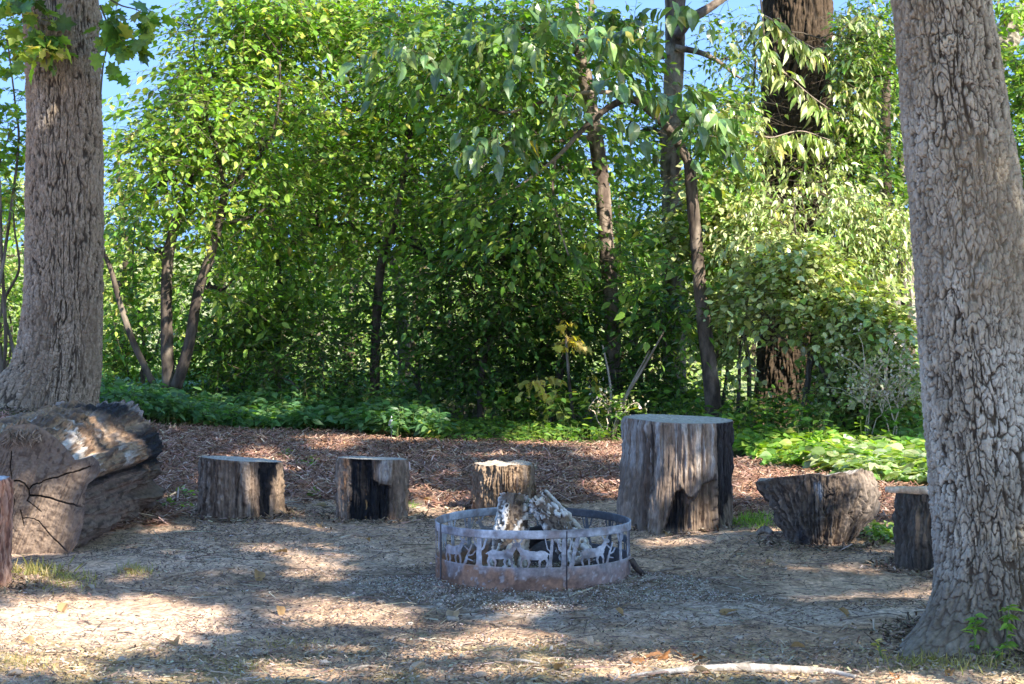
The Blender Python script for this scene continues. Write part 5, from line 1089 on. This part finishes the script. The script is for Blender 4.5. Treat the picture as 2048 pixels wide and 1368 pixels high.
slivers('leaf_litter', P, .013, .006, 32, ([(.30, .22, .165), (.17, .12, .09), (.08, .06, .048), (.50, .41, .33), (.36, .22, .12)], [4, 6, 5, 1.2, .4]), lift=.005, tilt=.3)
P = scatter(3500, -2.6, 2.8, 7.6, 13.5); P[:, 2] += .006
slivers('twig_litter', P, .10, .004, 36, ([(.26, .20, .14), (.14, .10, .075), (.42, .34, .25)], [5, 5, 2]), lift=.006, tilt=.12, hgt=.7)
P = scatter(34000, -1.2, 1.8, 9.2, 10.9, lambda P, a, b: (lambda d: ((np.abs(d - .62) < .17 + .06 * r_.standard_normal(len(d))) & (P[:, 1] < RC[1] + .1)) | (d < .43) | (((P[:, 0] - .75) / .45) ** 2 + ((P[:, 1] - 9.75) / .2) ** 2 < r_.uniform(.2, 1.3, len(d))))(np.hypot(P[:, 0] - RC[0], P[:, 1] - RC[1])))
P[:, 2] += .006
slivers('ash', P, .007, .005, 33, ([(.44, .39, .33), (.32, .27, .22), (.09, .075, .06), (.56, .51, .44), (.22, .17, .13)], [5, 5, 4, 1.2, 5]), lift=.007, tilt=.5, hgt=.6)
P = scatter(6000, -2.7, 2.8, 7.6, 8.7); P[:, 2] += .006
slivers('leaf_crumbs', P, .018, .009, 34, ([(.38, .29, .20), (.26, .20, .14), (.46, .39, .30), (.42, .24, .12)], [5, 5, 2, .6]), lift=.008, tilt=.4)

LM = [(40, 1000, 'the sawn end of the huge log'), (481, 980, 'the burnt-striped seat'), (743, 980, 'the charred seat'), (1010, 960, 'the narrow tan seat'), (1066, 1110, 'the fire ring'), (1358, 960, 'the tallest stump'), (1645, 1040, 'the knobbly root chunk'), (1850, 1080, 'the dark fluted seat'), (1990, 1250, 'the right foreground tree'), (1480, 1350, 'the long pale fallen branch'), (200, 1240, 'the sunny sand patch')]
def where_is(a, b):
    i = min(range(len(LM)), key=lambda i: math.hypot((a - LM[i][0]) * .7, (b - LM[i][1]) * 1.6)); dx, dy = a - LM[i][0], b - LM[i][1]
    s_ = ('left' if dx < 0 else 'right') if abs(dx) > 60 else ''; f_ = ('behind' if dy < 0 else 'in front of') if abs(dy) > 30 else 'beside'
    far_ = 'well ' if math.hypot(dx, dy * 2) > 260 else ''
    return (far_ + f_ + ' ' + LM[i][2] + (', to its ' + s_ if s_ else '')).replace('well beside', 'at some distance from')
Q = []
for o_ in list(bpy.data.objects):
    if o_.parent is None and (o_.name.startswith('log_stump') or o_.name.startswith('oak_tree')):
        big = o_.name.startswith('oak'); R0 = {True: .30}.get(big, .24); n_ = 1500 if big else 420; a_ = r_.uniform(0, 6.28, n_); rr_ = R0 * r_.uniform(.95, 1.2, n_) + np.abs(r_.normal(size=n_)) * (.12 if big else .05)
        X_ = o_.location[0] + rr_ * np.sin(a_); Y_ = o_.location[1] - rr_ * np.cos(a_); Q.append(np.column_stack([X_, Y_, gz(X_, Y_) + .004]))
slivers('base_litter', np.vstack(Q), .035, .011, 39, ([(.30, .21, .14), (.17, .12, .08), (.09, .065, .045), (.44, .34, .24)], [4, 5, 4, 1.5]), lift=.012, tilt=.45)
# fallen leaves that show one by one
DL = [(1300, 1318, 0), (1330, 1322, 0), (1360, 1316, 0), (1395, 1320, 0), (1790, 1358, 0), (405, 1035, 1), (560, 1108, 1), (735, 1083, 1), (260, 1145, 1), (515, 1160, 1), (125, 1226, 1), (905, 1242, 2), (640, 1055, 1), (1240, 1230, 1), (1335, 1075, 1), (1440, 1085, 2), (1275, 1330, 0), (1410, 1350, 2), (420, 903, 3), (585, 900, 3), (955, 905, 3), (850, 1003, 1), (1150, 962, 2), (1690, 1235, 1), (1540, 1130, 2), (470, 1100, 2), (700, 1250, 2), (350, 1290, 1), (1005, 1175, 2), (640, 1015, 2), (1120, 1345, 1), (1600, 1300, 1), (830, 1345, 2), (60, 1290, 1), (240, 1330, 2), (1900, 1355, 1), (1180, 1290, 2), (180, 1180, 2), (560, 1230, 1), (1460, 1230, 1)]
r_ = np.random.default_rng(99); cs_ = [(.40, .20, .09), (.42, .27, .13), (.50, .42, .32), (.55, .40, .06)]; wd_ = ['orange-brown', 'tan', 'pale beige', 'yellow']
protos = {}
for i, (a, b, k) in enumerate(DL):
    if k not in protos:
        bag = Bag(); TV, TF = T_lobed(.5) if k in (0, 3) else T_ovate(.3, .16, .45)
        TV = TV - [.5, 0, 0]; o = mesh('fallen_leaf', TV * .085 + [0, 0, .016], TF, np.array(cs_[k]) * np.ones((len(TV), 3)), [M_DRY], smooth=False); protos[k] = o
    else:
        o = protos[k].copy(); COL.objects.link(o)
    p = gat(a, b); o.location = p + [0, 0, .008]; o.rotation_euler = (r_.normal() * .3, r_.normal() * .3, r_.uniform(0, 6.28)); s_ = r_.uniform(.6, 1.15); o.scale = (s_,) * 3
    tag(o, f'{wd_[k]} fallen leaf ' + where_is(a, b), 'leaf', f'{wd_[k]} fallen leaves')
# stones
for i, (a, b, s_) in enumerate([(905, 1243, .03), (762, 1207, .018), (880, 1212, .016), (1478, 1280, .022), (515, 1312, .03), (350, 1345, .022), (310, 1290, .014), (1940, 1320, .03), (1210, 1105, .012), (1120, 1115, .012), (470, 1200, .012), (650, 1330, .022), (1530, 1345, .02), (960, 1355, .025), (820, 1250, .014), (150, 1180, .012), (30, 1350, .025), (1330, 1232, .014)]):
    r = np.random.default_rng(i); th_, ph_ = np.meshgrid(np.arange(24) / 24 * 2 * np.pi, np.linspace(.02, np.pi - .02, 14)); v = np.stack([np.cos(th_) * np.sin(ph_), np.sin(th_) * np.sin(ph_), -np.cos(ph_)], -1)
    q = s_ * .75 * (1 + .28 * fbm(v[..., 0] * 1.3, v[..., 1] * 1.3, v[..., 2] * 1.3, 3, i)); V = (v * q[..., None] * [1.3, .9, .65]).reshape(-1, 3)
    o = mesh('stone', V, gridf(24, 14), np.array([(.40, .33, .26), (.30, .245, .19), (.44, .38, .31)][i % 3]) * np.ones((len(V), 3)), [M_STONE]); o.location = gat(a, b) + [0, 0, s_ * .35]
    tag(o, ('large' if s_ > .024 else 'medium' if s_ > .015 else 'tiny') + ' pale stone ' + where_is(a, b), 'stone', 'small stones in the dirt')
by_ = {}
for o in bpy.data.objects:
    if o.name.startswith(('fallen_leaf', 'stone')): by_.setdefault(o['label'], []).append(o)
for l_, os_ in by_.items():
    if len(os_) in (2, 3):
        for o, w_ in zip(sorted(os_, key=lambda o: o.location[0] / o.location[1]), ('left-hand', 'right-hand') if len(os_) == 2 else ('left-hand', 'middle', 'right-hand')): o['label'] = w_ + ' ' + l_
# fallen sticks
pole('fallen_branch', 'long pale barkless branch lying on the ground along the bottom edge', 'branch', [gat(1262, 1358) + [0, 0, .012], gat(1340, 1352) + [0, 0, .018], gat(1450, 1347) + [0, 0, .022], gat(1560, 1350) + [0, 0, .022], gat(1650, 1352) + [0, 0, .018], gat(1712, 1360) + [0, 0, .012]], [.006, .010, .013, .016, .015, .011, .007], 90, 21, ((.46, .42, .37), (.28, .24, .20)))
for i, (a0, b0, a1, b1, r0, lab) in enumerate([(1620, 1313, 1680, 1298, .005, 'thin dark stick left of the right tree roots'), (1440, 1340, 1560, 1322, .005, 'thin grey twig just above the long pale branch'), (1515, 1073, 1545, 1078, .02, 'stub of dark wood lying between the tallest stump and the knobbly chunk'), (1268, 1170, 1330, 1160, .008, 'short pale stick right of the fire ring'),
                                              (1300, 1150, 1370, 1140, .006, 'thin brown twig farther right of the fire ring'), (985, 1207, 1050, 1212, .007, 'flat pale stick in the dirt in front of the fire ring'), (370, 1165, 405, 1158, .006, 'small dark stick below the sawn end of the huge log'), (235, 1268, 270, 1272, .004, 'upper dark twig on the pale sunny sand'), (155, 1245, 185, 1250, .004, 'left dark twig on the pale sunny sand'), (1000, 1325, 1080, 1332, .006, 'grey twig at the bottom of the frame below the fire ring'), (690, 1345, 760, 1338, .006, 'short pale twig by the bottom edge left of centre')]):
    q0, q1 = gat(a0, b0) + [0, 0, r0], gat(a1, b1) + [0, 0, r0 * 1.5]
    pole('fallen_stick', lab, 'stick', [q0, (q0 + q1) / 2 + [0, .01, r0], q1], [r0 * .7, r0, r0 * .6], 30, 60 + i, ((.30, .24, .18), (.12, .09, .07)) if 'dark' in lab or 'brown' in lab else ((.44, .38, .31), (.26, .21, .17)), 'loose sticks on the bare ground')
# weeds at the foot of the right tree
def weed(lab, px_, py_, Y, H, seed, ls, n=26, pal_=LIGHT):
    r = np.random.default_rng(seed); x0 = at(px_, py_, Y)[0]; b = np.array([x0, Y, at(px_, py_, Y)[2]]); b[2] = float(gz(x0, Y)); t = thing('weed', lab, 'weed', b, 'green weeds at the right tree foot')
    P = wander(r, b, b + [r.normal() * .03, 0, H], 10, .04); Vb, Fb = tube(P, np.linspace(.004, .002, 10), 6); part(t, 'stem', Vb, Fb, (.16, .22, .07) * np.ones((len(Vb), 3)), [M_BARK])
    i = r.integers(2, 10, n); a = r.uniform(0, 6.28, n); ax = np.stack([np.cos(a), np.sin(a), r.uniform(-.2, .5, n)], -1); bag = Bag(); put_leaves(bag, OVN, P[i], ax, np.array([0, -.2, 1.0]) + .3 * r.standard_normal((n, 3)), ls * r.uniform(.6, 1.2, n), pal(r, n, *pal_)); bag.build('foliage', [M_LEAF], t, smooth=False)
weed('taller green weed in front of the right tree, at the far right', 2012, 1300, 8.35, .20, 1, .055, 34)
weed('green weed just left of the taller weed in front of the right tree', 1948, 1310, 8.35, .17, 2, .05, 30)
weed('small green weed low in front of the right tree', 1985, 1330, 8.25, .08, 3, .045, 16)
weed('thin yellowish weed left of the right tree roots', 1762, 1318, 8.45, .06, 4, .03, 14, YELL)
# white marker flag in the nettle bed
Yf = 17.3; p = at(783, 846, Yf); b = np.array([p[0], Yf, float(gz(p[0], Yf))]); t = thing('marker_flag', 'small white pointed flag standing in the nettle bed at the mulch edge', 'flag', b)
Vb, Fb = tube(np.array([b, [b[0], Yf, at(783, 832, Yf)[2]]]), .003, 6); part(t, 'wire_stake', Vb, Fb, (.5, .5, .5) * np.ones((len(Vb), 3)), [M_CHIP])
u_, v_ = np.meshgrid(np.linspace(0, 1, 8), np.linspace(0, 1, 8)); tip = at(776, 850, Yf); A0, A1, B0_, B1 = at(784, 831, Yf), at(788, 850, Yf), at(776, 848, Yf), at(786, 862, Yf)
V = (A0 * (1 - u_[..., None]) + A1 * u_[..., None]) * (1 - v_[..., None]) + (B0_ * (1 - u_[..., None]) + B1 * u_[..., None]) * v_[..., None]; V[..., 1] -= .03 + .02 * np.sin(u_ * 3 + v_ * 4); V = V.reshape(-1, 3)
V = np.vstack([V, V + [0, .003, 0]]); part(t, 'cloth', V, np.vstack([gridf(8, 8, False), gridf(8, 8, False, 64)[:, ::-1]]), (.8, .8, .8) * np.ones((128, 3)), [M_CHIP])
